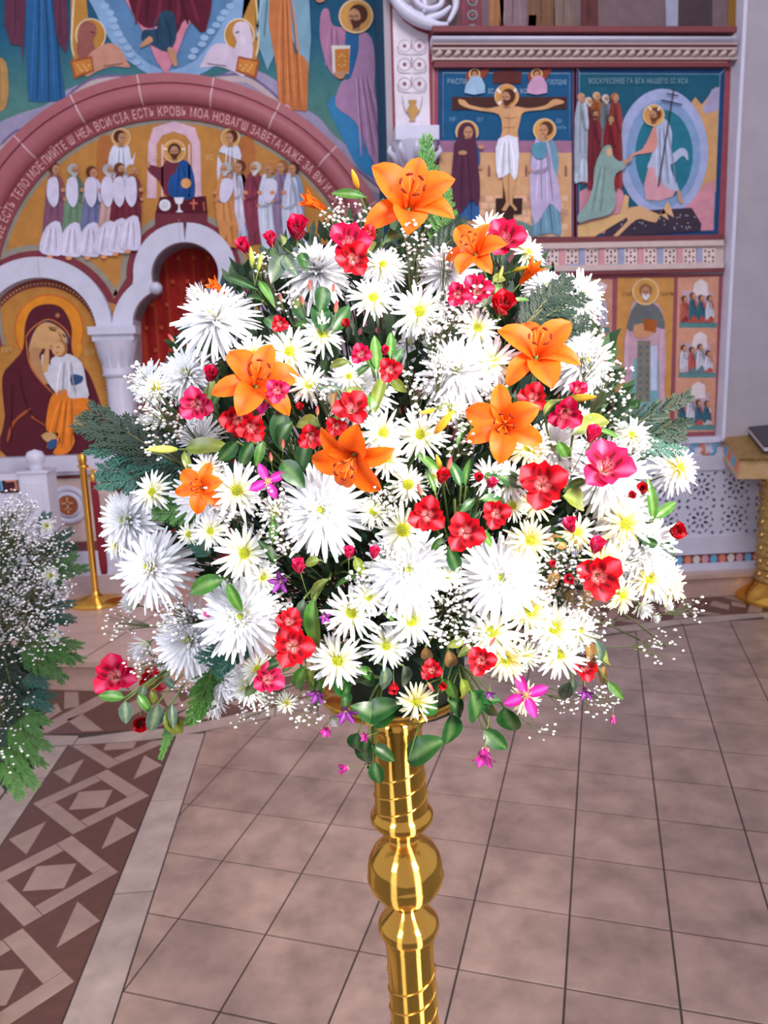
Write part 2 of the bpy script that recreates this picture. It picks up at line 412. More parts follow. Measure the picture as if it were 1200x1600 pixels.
def fig(P, x, yh, yb, w, robe, mantle, hair, r=7, lean=0, halo=None, beard=None, turn=1, hem=None, hands=1, veil=None, done=True):
    ys = yh+r*1.3; h = yb-ys; X = x+lean
    P.poly([(x-.26*w, ys), (x-.5*w, ys+.22*h), (x-.42*w+lean*.4, ys+.55*h), (X-.52*w, yb-2), (X-.2*w, yb), (X+.2*w, yb-1), (X+.52*w, yb-2), (x+.42*w+lean*.4, ys+.5*h), (x+.5*w, ys+.2*h), (x+.26*w, ys)], robe, 3)
    folds(P, x+lean*.2, ys+h*.35, yb, w, robe, 5, lean*.8)
    P.poly([(x-.3*w, ys-1), (x+.1*w, ys), (x+.3*w, ys+.3*h), (x+.46*w, ys+.42*h), (X+.5*w, ys+.78*h), (X+.1*w, ys+.68*h), (X-.45*w, ys+.9*h), (x-.52*w, ys+.4*h)], mantle, 3)
    folds(P, x-.05*w, ys+h*.1, ys+h*.66, w*.8, mantle, 4, lean*.5)
    P.line([(x-.1*w, ys+2), (x+.15*w, ys+.3*h), (x+.42*w*turn, ys+.36*h)], w*.16, sh(mantle, .8))
    if hands: P.ell(x+.5*w*turn, ys+.34*h, r*.38, r*.3, SK, 8)
    head(P, x, yh, r, hair, beard, halo, turn, veil)
    if done: P.done()
# text
_glyph = {}
def glyph(ch):
    if ch not in _glyph:
        cu = bpy.data.curves.new('t', 'FONT'); cu.body = ch; cu.size = 1; cu.resolution_u = 2
        o = bpy.data.objects.new('t', cu); COL.objects.link(o)
        bpy.context.view_layer.update()
        dg = bpy.context.evaluated_depsgraph_get(); me = bpy.data.meshes.new_from_object(o.evaluated_get(dg))
        vs = [tuple(v.co) for v in me.vertices]; fs = [tuple(p.vertices) for p in me.polygons]
        wd = max([v[0] for v in vs], default=.25)
        _glyph[ch] = (vs, fs, wd); bpy.data.objects.remove(o)
    return _glyph[ch]
def text_line(P, txt, x, y, size, col, spacing=1.0, condense=.8, name='lettering'):
    for ch in txt:
        if ch == ' ': x += size*.32*condense; continue
        vs, fs, wd = glyph(ch)
        P.mb.add([P.w((x+v[0]*size*condense, y-v[1]*size), P.l+6) for v in vs], fs, col); x += (wd+.09)*size*condense*spacing
    P.done(name)

# --- upper mural on the left wall
up = empty('mural', (-1, YL, 3.2), 'large blue and green wall mural of robed saints above the big rose arch', 'mural')
P = Paint(YL, up); P.l = 1
BL, GR = (34, 84, 112), (80, 128, 122)
P.quadgrid(-60, -60, 606, 345, [BL, BL, (36, 92, 122), (64, 116, 122), (84, 130, 124), (100, 138, 132), (116, 146, 142), (140, 150, 165)], 10)
P.poly([(-20, 300), (-10, 205), (30, 178), (70, 165), (105, 140), (150, 125), (200, 118), (250, 122), (330, 122), (380, 105), (430, 125), (470, 165), (500, 185), (520, 210), (560, 240), (604, 260), (604, 340), (400, 300), (100, 300)], (160, 150, 178), 3)
for pts in ([(0, 228), (25, 205), (60, 195), (85, 170), (110, 160)], [(105, 150), (140, 125), (185, 118), (240, 126)], [(340, 118), (385, 118), (420, 140), (440, 160)], [(450, 180), (480, 190), (505, 215), (540, 250), (600, 300)]):
    P.line([(x, y+6) for x, y in pts], 12, (190, 172, 172)); P.line(pts, 4, (118, 100, 140))
P.done('painted_ground', base=10); P.base = 10
# mandorla with seated figure
P.poly([(135, -60), (150, 20), (185, 80), (225, 112), (262, 127), (300, 122), (345, 95), (375, 40), (385, -60)], (135, 168, 205), 4)
P.poly([(150, -60), (175, 20), (215, 85), (262, 110), (310, 90), (350, 30), (365, -60)], (92, 132, 172), 4)
for a in range(9):
    P.ell(165+a*6+rnd.uniform(-3, 3), 10+a*11, 7, 5, (150, 180, 212), 8); P.ell(362-a*8+rnd.uniform(-3, 3), 10+a*10, 7, 5, (150, 180, 212), 8)
P.poly([(185, -60), (196, 0), (230, 60), (260, 118), (290, 50), (318, 0), (330, -60)], (205, 130, 150), 2)
P.poly([(205, -60), (200, -10), (212, 30), (235, 46), (270, 30), (276, 55), (292, 30), (322, 50), (326, -60)], (92, 30, 48), 3)
folds(P, 262, -40, 40, 110, (100, 35, 52), 7)
P.poly([(250, 22), (272, 22), (276, 60), (262, 82), (235, 70), (222, 62), (226, 48), (246, 46)], (40, 68, 92), 3); folds(P, 252, 30, 75, 40, (40, 68, 92), 4)
P.poly([(234, 58), (220, 72), (222, 76), (240, 66)], SK, 2); P.poly([(262, 78), (272, 104), (278, 102), (272, 78)], SK, 2)
P.done(label='robed figure seated in a pale blue mandorla', base=10)
# blue robe left
P.poly([(42, -60), (40, 60), (45, 158), (60, 160), (104, 158), (92, 80), (80, -60)], (44, 96, 146), 0); folds(P, 68, -20, 158, 55, (44, 96, 146), 6, 4)
for q in ([(8, -60), (8, 40), (18, 70), (34, 72), (36, 102), (44, -60)], [(78, -60), (86, 30), (92, 68), (104, 84), (108, 50), (100, -60)]): P.poly(q, (98, 52, 72)); folds(P, sum(a[0] for a in q)/len(q), -20, 60, 20, (98, 52, 72), 3)
P.done(label='standing figure in a blue robe', base=10)
# winged lion & ox
def beast(x, s, body, mane):
    P.poly([(x-30*s, -60), (x-28*s, 90), (x-10*s, 100), (x+12*s, 80), (x+18*s, 50), (x-4*s, 30), (x-10*s, -60)], (186, 132, 62), 3)
    P.line([(x-24*s, -30), (x-30*s, 60), (x-26*s, 88)], 3, (225, 200, 160)); P.ell(x, 55, 24, 26, (186, 130, 60))
    P.ring(x, 55, 24, 2, (225, 205, 175), 26); P.poly([(x-16*s, 40), (x+4*s, 36), (x+10*s, 50), (x+4*s, 66), (x+8*s, 84), (x-20*s, 92)], mane, 3)
    P.poly([(x-6*s, 90), (x+20*s, 70), (x+42*s, 72), (x+58*s, 98), (x+60*s, 106), (x+34*s, 104), (x+10*s, 112), (x-8*s, 120)], body, 3)
    P.line([(x, 50), (x+6*s, 52)], 2, (60, 40, 40)); P.line([(x+20*s, 104), (x+50*s, 100)], 2, sh(body, .6))
    P.poly([(x-32*s, 95), (x+2*s, 88), (x+6*s, 112), (x-26*s, 124)], (160, 88, 52)); P.poly([(x-28*s, 98), (x, 92), (x+3*s, 109), (x-23*s, 119)], (205, 130, 62))
    for k in range(7): P.ell(x-20*s+k*3*s, 103+(k % 3)*4, 1.6, 1.6, (235, 190, 120), 6)
    P.done(base=10)
beast(142, 1, (196, 140, 120), (150, 90, 82)); beast(374, -1, (208, 190, 208), (214, 196, 212))
# orange robe saint
P.poly([(398, -60), (400, 60), (418, 110), (440, 60), (470, -60)], (128, 166, 186)); folds(P, 425, -20, 60, 60, (128, 166, 186), 5)
P.poly([(452, -60), (455, 60), (482, 112), (486, 60), (480, -60)], (128, 166, 186))
P.poly([(422, -60), (420, 40), (432, 105), (436, 168), (452, 172), (480, 174), (482, 100), (474, 88), (460, 84), (456, 56), (450, -60)], (196, 118, 70)); folds(P, 448, 0, 168, 40, (196, 118, 70), 7, 8)
P.poly([(430, 168), (450, 164), (454, 174), (440, 176)], (205, 165, 165), 2); P.done(label='standing figure in an orange robe', base=10)
# apostle with book
P.poly([(512, 165), (530, 150), (560, 190), (585, 250), (604, 285), (590, 282), (560, 262), (535, 215)], (60, 132, 182), 3); folds(P, 560, 180, 262, 24, (60, 132, 182), 3, 25)
P.poly([(502, 20), (500, 60), (512, 105), (530, 125), (540, 110), (560, 50), (545, 44), (520, 40), (513, 15)], (176, 122, 154), 3)
P.poly([(540, 48), (568, 48), (580, 80), (586, 130), (560, 150), (542, 120)], (45, 100, 150), 2)
P.poly([(562, 50), (580, 60), (586, 100), (585, 140), (594, 180), (598, 200), (590, 260), (575, 235), (555, 190), (524, 165), (534, 128), (548, 122), (560, 80)], (172, 132, 168), 3); folds(P, 566, 120, 245, 44, (172, 132, 168), 7, 18)
folds(P, 520, 45, 105, 30, (176, 122, 154), 4)
P.poly([(518, 72), (547, 72), (545, 116), (520, 116)], (222, 215, 205)); P.poly([(523, 78), (546, 77), (545, 115), (524, 115)], (196, 124, 60))
for a in range(8): P.ell(534+6*math.cos(a*.785), 96+9*math.sin(a*.785), 1.5, 1.5, (235, 190, 110), 6)
P.poly([(522, 114), (540, 112), (536, 124), (526, 122)], SK, 2); P.poly([(496, -20), (510, -2), (500, 6), (492, 0)], SK, 2)
head(P, 556, 27, 14, (80, 48, 38), (88, 52, 45), 27, -1); P.done(label='bearded figure in a mauve robe holding an ochre book', base=10)
P.poly([(-30, 95), (5, 92), (13, 120), (12, 160), (0, 175), (-30, 170)], (180, 138, 84), 3); folds(P, 0, 100, 165, 20, (180, 138, 84), 3); P.done(base=10)

# --- lunette mural + big rose arch
AC = (-.970, 2.06)
def aring(r0, r1, y0, y1, a0=-8, a1=188, n=56):
    out = circ(AC[0], AC[1], r1, n=n, a0=a0, a1=a1); inn = circ(AC[0], AC[1], r0, n=n, a0=a0, a1=a1)[::-1]; return out+inn
lu = empty('mural', (-.97, YL, 2.6), 'golden lunette mural of robed figures around an altar, inside the rose arch', 'mural')
LOW = [(62+118*math.cos(math.radians(a)), 520-118*math.sin(math.radians(a))) for a in range(180, 8, -8)]+[(181, 500)]+[(262-86*math.cos(math.radians(a)), 508-86*math.sin(math.radians(a))) for a in range(14, 62, 8)]+[(288-80*math.cos(math.radians(a)), 430-80*math.sin(math.radians(a))) for a in range(-8, 92, 8)]
LOW = LOW+mirror(LOW[::-1], 288)[1:]
mb = MB(); vs = circ(AC[0], AC[1], 1.40, n=60, a0=4, a1=176)+[PL(*p) for p in LOW if p[0] > -90 and p[0] < 575]; extrude(mb, vs, YL-.007, YL, col=(188, 130, 66)); mb.build('painted_ground', M['paint'], lu)
P = Paint(YL, lu); P.base = P.l = 20
mb = MB(); extrude(mb, aring(1.29, 1.316, 0, 0), YL-.0076, YL-.004, col=(150, 142, 128)); mb.build('painted_border', M['paint'], lu)
arch = empty('big_arch', (-.97, YL, 2.06), 'big rose-red moulded arch with pale joint lines and an inscription', 'arch')
mb = MB(); extrude(mb, aring(1.316, 1.41, 0, 0), YL-.02, YL, col=(142, 70, 78)); mb.build('inscription_band', M['paint'], arch)
def torus_arc(R, rr, yc, a0=-8, a1=188, n=60, k=10, sq=1.):
    mb = MB(); vs = []; fs = []
    for i in range(n+1):
        a = math.radians(a0+(a1-a0)*i/n)
        for j in range(k+1):
            b = PI*j/k; r = R+rr*math.cos(b); vs.append((AC[0]+r*math.cos(a), yc-rr*sq*math.sin(b), AC[1]+r*math.sin(a)))
    for i in range(n):
        for j in range(k): fs.append((i*(k+1)+j, i*(k+1)+j+1, (i+1)*(k+1)+j+1, (i+1)*(k+1)+j))
    mb.add(vs, fs); return mb
torus_arc(1.478, .068, YL-.01, sq=.9).build('roll_moulding', M['red'], arch, smooth=True)
mb = MB(); extrude(mb, aring(1.54, 1.60, 0, 0), YL-.05, YL); mb.build('outer_fillet', M['red'], arch)
for a in (28, 44.5, 61.5, 78.5, 97, 114, 131, 148):
    o = MB(); ca, sa = math.cos(math.radians(a)), math.sin(math.radians(a)); vs = []
    for j in range(11):
        b = PI*j/10; r = 1.478+.0695*math.cos(b)
        for w_ in (-.005, .005): vs.append((AC[0]+r*ca-sa*w_, YL-.01-.0625*math.sin(b), AC[1]+r*sa+ca*w_))
    o.add(vs, [(2*j, 2*j+1, 2*j+3, 2*j+2) for j in range(10)], (220, 180, 185))
    vs = [(AC[0]+r*ca-sa*w_, YL-.0515, AC[1]+r*sa+ca*w_) for r in (1.545, 1.60) for w_ in (-.005, .005)]; o.add(vs, [(0, 1, 3, 2)], (220, 180, 185))
    o.build('joint', M['paint'], arch)
txt = 'ПРИІМИТЕ·ІАДИТЕ·СІЕ ЕСТЬ ТЕЛО МОЕ·ПИЙТЕ Ѡ НЕА ВСИ·СІА ЕСТЬ КРОВЬ МОА НОВАГѠ ЗАВЕТА·ІАЖЕ ЗА ВЫ И ЗА МНОГИ'
mb = MB(); sz = .082; cond = .72
tot = sum((glyph(c)[2]+.1 if c != ' ' else .34)*sz*cond for c in txt); rb = 1.335
ang = 181.; sc = math.radians(181-24)*rb/tot
for c in txt:
    adv = (glyph(c)[2]+.1 if c != ' ' else .34)*sz*cond*sc
    if c != ' ':
        vs, fs, wd = glyph(c); am = math.radians(ang-math.degrees(adv/2/rb)); t = (math.sin(am), -math.cos(am)); nrm = (math.cos(am), math.sin(am))
        mb.add([(AC[0]+nrm[0]*(rb+v[1]*sz)+t[0]*(v[0]-wd/2)*sz*cond*sc, YL-.0215, AC[1]+nrm[1]*(rb+v[1]*sz)+t[1]*(v[0]-wd/2)*sz*cond*sc) for v in vs], fs, (226, 178, 172))
    ang -= math.degrees(adv/rb)
mb.build('inscription_lettering', M['paint'], arch)
# ciborium, Christ, altar
P.poly([(230, 310), (232, 225), (240, 200), (272, 190), (305, 200), (313, 225), (315, 310), (300, 310), (300, 226), (290, 212), (272, 206), (254, 212), (245, 226), (245, 310)], (214, 178, 194), 0)
for x in (238, 254, 296, 307): P.line([(x, 226), (x, 308)], 3, (228, 186, 192), 0)
P.done('painted_canopy', base=22)
P.poly([(262, 250), (285, 250), (300, 262), (303, 308), (262, 308), (250, 285), (232, 268), (236, 258), (252, 262)], (110, 48, 62), 3)
P.poly([(283, 250), (300, 262), (304, 308), (268, 308), (264, 282), (276, 268)], (32, 78, 140), 3); folds(P, 284, 262, 306, 30, (32, 78, 140), 5)
P.ell(232, 258, 3, 5, SK, 8); P.ell(291, 287, 8, 8, (220, 160, 100), 12)
head(P, 273, 237, 9.5, (78, 45, 35), (84, 48, 38), 18); P.line([(256, 234), (262, 234)], 3, (240, 225, 200), 0); P.line([(284, 234), (290, 234)], 3, (240, 225, 200), 0)
P.done(label='haloed figure in a blue mantle behind the altar', base=22)
P.poly([(250, 308), (322, 307), (325, 334), (243, 334)], (84, 26, 38)); P.poly([(243, 334), (325, 334), (324, 356), (242, 356)], (112, 50, 60))
P.ell(258, 321, 9, 9, (228, 226, 232)); P.ell(258, 321, 6, 6, (205, 205, 215)); P.poly([(272, 309), (288, 309), (285, 318), (281, 320), (282, 328), (287, 332), (275, 332), (279, 328), (279, 320), (275, 318)], (228, 226, 235))
P.line([(297, 318), (309, 318)], 2.5, (210, 110, 90), 0); P.line([(303, 312), (303, 328)], 2.5, (210, 110, 90), 0); P.line([(318, 316), (320, 330)], 2.5, (190, 90, 70), 0)
P.done('painted_altar', label='dark red altar with dish and chalice', base=22)
# angels
for x, t in ((190, 1), (360, -1)):
    P.poly([(x-14*t, 300), (x-36*t, 320), (x-38*t, 230), (x-28*t, 212), (x-14*t, 226)], (176, 108, 60), 3)
    P.poly([(x-10, 226), (x+10, 226), (x+16, 250), (x+20*t+2, 238), (x+14*t+4, 262), (x+14, 300), (x-16, 300), (x-20, 250)], (214, 214, 232), 3)
    folds(P, x, 232, 298, 26, (200, 200, 222), 5); head(P, x, 216, 9, (80, 44, 34), None, 15, t); P.done(label='white robed angel', base=24)
W1 = (212, 206, 228)
grp = [(87, 265, 400, 30, (146, 84, 84), (130, 84, 108), (92, 52, 40), None, 1), (117, 267, 402, 30, (92, 116, 100), (110, 138, 112), (176, 176, 176), (190, 188, 186), 1), (146, 271, 402, 30, (204, 198, 222), (110, 112, 150), (96, 54, 38), None, 1),
       (172, 268, 400, 26, (190, 150, 150), (196, 156, 150), (170, 172, 178), (190, 190, 195), 1), (190, 266, 396, 28, W1, (110, 40, 56), (100, 58, 42), (110, 66, 48), 1), (209, 269, 392, 28, (128, 62, 70), (112, 44, 58), (180, 130, 70), (150, 90, 60), 1)]
for i, (x, yh, yb, w, rb_, mn, hr, bd, t) in enumerate(grp):
    fig(P, x, yh, yb-16, w, rb_, mn, hr, 8, -6 if i < 5 else -2, None, bd, t, done=False)
    P.poly([(x-14, yb-44), (x+8, yb-52), (x+12, yb-6), (x-2, yb), (x-24, yb-8)], W1, 3); folds(P, x-4, yb-44, yb-4, 26, W1, 4, -4)
    P.poly([(x-10, 282), (x+4, 280), (x+6, 312), (x-2, 325), (x-12, 308)], W1, 3); P.ell(x+13, 298, 4, 3.4, SK, 8); P.ell(x-8, yb+2, 5, 3, (220, 150, 110), 8)
    P.done(label=None, base=24+i*8)
grp = [(352, 266, 388, 28, (196, 130, 74), (206, 140, 84), (170, 176, 180), (190, 190, 190), -1), (374, 262, 380, 26, (180, 190, 214), W1, (96, 52, 40), None, -1), (398, 264, 382, 34, (124, 54, 70), (136, 58, 78), (190, 180, 172), (210, 205, 200), -1),
       (420, 266, 410, 32, (140, 164, 172), (200, 206, 224), (176, 120, 76), (180, 130, 90), -1), (440, 262, 400, 28, (110, 100, 140), (140, 120, 150), (150, 96, 62), None, -1), (458, 265, 420, 34, (128, 150, 180), (196, 200, 222), (84, 44, 44), None, -1)]
for i, (x, yh, yb, w, rb_, mn, hr, bd, t) in enumerate(grp):
    fig(P, x, yh, yb, w, rb_, mn, hr, 8, 8, None, bd, t, done=False)
    if i in (0, 3): P.poly([(x-4, 282), (x+12, 284), (x+12, 302), (x+2, 318), (x-8, 312)], W1, 3)
    P.ell(x-14, 302, 4, 3.4, (210, 140, 100), 8); P.done(base=24+i*8)
text_line(P, 'ІС', 240, 250, 10, (225, 190, 140)); text_line(P, 'ХС', 322, 250, 10, (225, 190, 140))
# borders hugging the white arches
P.l = 20
for k, w_, c_ in ((15, 9, (150, 142, 128)), (5, 11, (128, 56, 66))):
    bl = [(62+(118+k)*math.cos(math.radians(a)), 520-(118+k)*math.sin(math.radians(a))) for a in range(180, 22, -5)]+[(181, 478-k*1.0)]
    bl = bl+[(288-(80+k)*math.cos(math.radians(a)), 430-(80+k)*math.sin(math.radians(a))) for a in range(-4, 92, 5)]
    bl = [p for p in bl if p[0] <= 288]; bl = bl+mirror(bl[::-1], 288)[1:]
    P.line([p for p in bl if -60 < p[0] < 575], w_, c_, 0)
P.done('painted_border')
# --- white marble arches
def px_ring_extrude(mb, outer, inner, Y, t, m=None):
    q = [PLY(p, Y) for p in outer]+[PLY(p, Y) for p in inner[::-1]]; extrude(mb, q, Y-t, Y)
def PLY(p, Y): v = onY(p[0], p[1], Y); return (v.x, v.z)
door_arch = empty('door_arch', (-.93, YL, SZ), 'white marble trefoil arch framing the dark red curtained doorway', 'arch')
ou = [(288-77*math.cos(math.radians(a)), 428-78*math.sin(math.radians(a))) for a in range(90, -10, -8)]+[(262-84*math.cos(math.radians(a)), 512-84*math.sin(math.radians(a))) for a in range(52, -1, -7)]
ou = ou+[(178, 518)]; oum = mirror(ou, dcx)[::-1]
inn = lob+low+[(211, 518)]; innm = mirror(inn, dcx)[::-1]
mb = MB(); q = [PL(*p) for p in (inn[::-1]+ou)]; extrude(mb, q, YL-.06, YL+.28); mb.build('arch_stone', M['marble'], door_arch)
mb = MB(); q = [PL(*p) for p in (innm+oum[::-1])]; extrude(mb, q, YL-.06, YL+.28); mb.build('arch_stone', M['marble'], door_arch)
for sx in (247, 2*dcx-247):
    b = MB(); c = onY(sx, 452, YL); b.lathe([(0.001, -.045), (.03, -.036), (.045, 0), (.03, .036), (.001, .045)], 16)
    o = b.build('ball_boss', M['marble'], door_arch, smooth=True); o.location = (c.x, YL-.07, c.z); o.rotation_euler = (PI/2, 0, 0)
mb = MB(); q = onY(283, 365, YL); mb.box((q.x-.0015, YL-.0608, q.z-.06), (q.x+.0015, YL-.06, q.z+.09)); mb.build('joint', M['plaster'], door_arch)
# curtain
mb = MB(); n = 60; vs = []; fs = []; x0, x1 = -1.42, -.42; cols = []
for j in range(25):
    for i in range(n+1):
        x = x0+(x1-x0)*i/n; z = SZ+(2.75-SZ)*j/24
        vs.append((x, YL+.22+.014*math.sin(x*52)+.006*math.sin(x*111+z), z)); cols.append((150, 32, 30) if i % 6 else (160, 62, 36))
for j in range(24):
    for i in range(n): a = j*(n+1)+i; fs.append((a, a+1, a+n+2, a+n+1))
mb.add(vs, fs, cols); cur = mb.build('curtain', M['paint'], None, smooth=True); sset(cur, 'dark red patterned curtain hanging behind the trefoil doorway', 'curtain')
mb = MB()
for j in range(14):
    for i in range(9):
        x = x0+.07+i*.11+(.055 if j % 2 else 0); z = .5+j*.165; q = [(x+.022*math.cos(a*PI/4)*(1 if a % 2 else .55), YL+.198, z+.022*math.sin(a*PI/4)*(1 if a % 2 else .55)) for a in range(8)]
        mb.add(q, [tuple(range(8))], (178, 74, 48))
mb.build('woven_medallions', M['paint'], cur)
# icon arch and columns
ia = empty('icon_arch', (-1.98, YL, SZ), 'white marble round arch over the icon of the mother and child', 'arch')
mb = MB(); px_ring_extrude(mb, circ(62, 520, 117, n=36, a0=180, a1=360), circ(66, 524, 89, n=36, a0=180, a1=360), YL, .06); mb.build('arch_stone', M['marble'], ia)
mb = MB(); q = onY(65, 420, YL); mb.box((q.x-.0015, YL-.0608, q.z-.06), (q.x+.0015, YL-.06, q.z+.06)); mb.build('joint', M['plaster'], ia)
def column(cx, name, label):
    c = empty(name, (onY(cx, 600, YL).x, YL-.05, SZ), label, 'column')
    X = onY(cx, 600, YL).x; zt = onY(cx, 511, YL).z; zc = onY(cx, 590, YL).z
    b = MB(); b.box((-.165, -.10, zt-.055-SZ), (.165, .05, zt-SZ)); b.box((-.145, -.08, zt-.10-SZ), (.145, .05, zt-.055-SZ)); b.build('abacus', M['marble'], c)
    b = MB(); prof = [(.09, zc-SZ), (.118, zc+.02-SZ), (.108, zc+.035-SZ), (.116, zc+.12-SZ), (.135, zc+.19-SZ), (.15, zt-.10-SZ)]; b.lathe(prof, 24); b.build('capital', M['marble'], c, smooth=True)
    for k in range(7):
        a = PI+PI*k/6; b = MB(); b.add([(.095*math.cos(a)-.02*math.sin(a), .095*math.sin(a)+.02*math.cos(a)-.006, zc+.04-SZ), (.095*math.cos(a)+.02*math.sin(a), .095*math.sin(a)-.02*math.cos(a)-.006, zc+.04-SZ), (.145*math.cos(a), .145*math.sin(a)-.01, zc+.2-SZ)], [(0, 1, 2)]); b.build('leaf_carving', M['marble'], c)
    b = MB(); b.lathe([(.12, 0), (.12, .05), (.1, .08), (.092, .1), (.092, zc-SZ)], 24); b.build('shaft', M['marble'], c, smooth=True)
    b = MB(); q = onY(cx+28, 620, YL-.13); b.box((q.x-X-.03, -.1, q.z-SZ-.05), (q.x-X+.03, -.085, q.z-SZ+.05)); 
    return c
column(190, 'column', 'white marble column with carved capital between icon and curtained doorway')
column(390, 'column', 'white marble column right of the doorway, mostly behind the flowers')
column(-58, 'column', 'white marble column at the far left edge beside the icon')
# --- mother-and-child icon
ic = empty('icon', (-1.95, YL, 1.7), 'large arched gold icon of a veiled mother in maroon holding a child', 'icon')
P = Paint(YL, ic); P.l = 2
P.poly(icon_px, (122, 62, 52)); P.poly([(68+(x-68)*.95, 716+(y-716)*.955) for x, y in icon_px], (186, 128, 62)); P.done('gold_ground', base=6)
for i in range(46):
    a = PI+PI*i/45; P.l = 5; P.ell(68+84*math.cos(a), 526+83*math.sin(a), 1.1, 1.1, (232, 198, 150), 6)
for i in range(28): P.l = 5; P.ell(158+14*(i/28)+2, 540+i*6, 1.1, 1.1, (232, 198, 150), 6)
P.done('dotted_border', base=8)
P.ell(77, 516, 54, 56, (222, 138, 42), 36); P.ring(77, 516, 54, 1.6, (205, 90, 50), 56); P.ell(114, 545, 14, 18, (220, 138, 50)); P.done('halo', base=12)
MR = (88, 32, 44)
P.poly([(76, 475), (98, 482), (112, 510), (112, 540), (118, 560), (140, 585), (160, 640), (172, 690), (176, 712), (12, 714), (8, 650), (4, 590), (20, 566), (36, 545), (40, 505), (52, 482)], MR, 4)
P.poly([(50, 525), (72, 502), (100, 518), (108, 535), (98, 540), (60, 546), (48, 552)], (70, 96, 130), 3)
P.poly([(58, 512), (76, 504), (98, 516), (105, 533), (98, 545), (80, 546), (66, 545), (50, 556), (46, 542)], (206, 158, 108), 3)
P.poly([(48, 545), (66, 545), (62, 560), (84, 590), (70, 600), (50, 575)], (188, 138, 96), 3)
P.line([(40, 528), (52, 512), (76, 499), (100, 512), (110, 528)], 2.2, (190, 110, 60))
P.line([(41, 526), (46, 565), (60, 590), (85, 616)], 2.2, (190, 110, 60))
P.line([(12, 690), (22, 660), (48, 638)], 4, (175, 88, 50)); P.line([(50, 650), (72, 664)], 4, (175, 88, 50))
P.line([(30, 580), (45, 640), (75, 665)], 2, sh(MR, .7)); P.line([(120, 570), (140, 620), (150, 700)], 2, sh(MR, .7)); P.line([(20, 600), (18, 690)], 2, sh(MR, .75))
P.line([(78, 514), (88, 517)], 2.4, (62, 40, 32), 0); P.line([(76, 511), (90, 513)], 1.2, (110, 70, 50), 0); P.line([(98, 522), (103, 527)], 2, (62, 40, 32), 0)
P.line([(92, 518), (98, 534), (92, 537)], 1.5, (140, 88, 60)); P.line([(80, 541), (90, 543)], 2, (150, 60, 50), 0)
for a in range(8): P.line([(91, 493), (91+4*math.cos(a*.785), 493+4*math.sin(a*.785))], .9, (205, 140, 90), 0)
P.done('mother_figure', label='veiled mother in a maroon cloak', base=40)
P.poly([(82, 560), (104, 552), (128, 566), (136, 600), (138, 622), (104, 624), (82, 606), (68, 580), (66, 556), (72, 556), (80, 572)], (206, 204, 216), 3)
P.poly([(72, 545), (78, 545), (76, 580), (66, 578)], (206, 158, 108), 2)
P.poly([(112, 585), (131, 588), (128, 598), (113, 602)], (52, 82, 125), 2)
P.ell(95, 545, 12, 13, (160, 104, 62)); P.ell(92, 545, 10, 11.5, (208, 160, 112)); P.line([(90, 543), (94, 542)], 1.5, (60, 40, 35), 0); P.line([(88, 551), (92, 551)], 1.4, (150, 60, 50), 0)
P.poly([(84, 616), (104, 608), (110, 622), (138, 622), (140, 640), (116, 670), (118, 690), (106, 708), (84, 708), (95, 690), (92, 676), (74, 672), (76, 640)], (222, 124, 42), 3)
folds(P, 104, 625, 700, 44, (222, 124, 42), 6, -10)
P.poly([(146, 636), (150, 640), (134, 664), (118, 670), (118, 650), (134, 650)], (206, 158, 108), 2); P.poly([(66, 680), (82, 674), (92, 686), (78, 692)], (206, 158, 108), 2); P.poly([(76, 690), (90, 685), (90, 697), (78, 702)], (52, 82, 125), 2)
folds(P, 105, 565, 618, 40, (206, 204, 216), 4)
P.done('child_figure', label='child in white with an orange mantle', base=40)
text_line(P, 'МР', 4, 552, 13, (215, 180, 120)); text_line(P, 'ΘУ', 133, 555, 13, (215, 180, 120))
# --- ledge, dado below the icon
mb = MB(); a = onY(-40, 718, YL-.12); b = onY(230, 718, YL-.12); z1 = a.z; z0 = onY(100, 737, YL-.12).z
mb.box((-2.9, YL-.12, z0), (-1.42, YL, z1)); mb.box((-2.9, YL-.09, z0-.03), (-1.42, YL, z0)); struct('trim_4', mb, M['marble'])
dd = empty('carved_dado', (-1.9, YL, SZ), 'cream carved stone dado with a round cross medallion under the icon', 'dado')
mb = MB(); xl, xr = onY(84, 800, YL-.05).x, -1.40; zz0 = onY(150, 845, YL-.05).z; mb.box((xl, YL-.05, zz0), (xr, YL, z0-.06)); mb.build('panel', M['cream'], dd)
mb = MB(); mb.box((xl, YL-.055, z0-.06), (xr, YL, z0-.03)); mb.build('band', M['maroon'], dd)
mb = MB(); mb.box((-2.9, YL-.07, zz0-.07), (xr, YL, zz0)); mb.build('band', M['maroon'], dd)
mb = MB(); mb.box((-2.9, YL-.09, SZ), (xr, YL, zz0-.07)); mb.build('base_stone', M['marble'], dd)
c = onY(107, 789, YL-.05)
b = MB(); b.lathe([(.145, 0), (.145, .012), (.125, .02), (.105, .012), (.10, .006), (.10, .012), (.075, .016)], 40); o = b.build('medallion_ring', M['marble'], dd, smooth=True); o.location = (c.x-dd.location.x, -.05, c.z-SZ); o.rotation_euler = (PI/2, 0, 0)
b = MB(); b.lathe([(.075, 0), (.075, .014), (.001, .014)], 32, (160, 92, 66)); o = b.build('medallion_disc', M['paint'], dd); o.location = (c.x-dd.location.x, -.05, c.z-SZ); o.rotation_euler = (PI/2, 0, 0)
b = MB(); b.box((-.007, -.004, -.06), (.007, 0, .06), (215, 160, 120)); b.box((-.04, -.004, .008), (.04, 0, .022), (215, 160, 120)); b.box((-.025, -.004, -.035), (.025, 0, -.025), (215, 160, 120)); o = b.build('cross', M['paint'], dd); o.location = (c.x-dd.location.x, -.066, c.z-SZ)
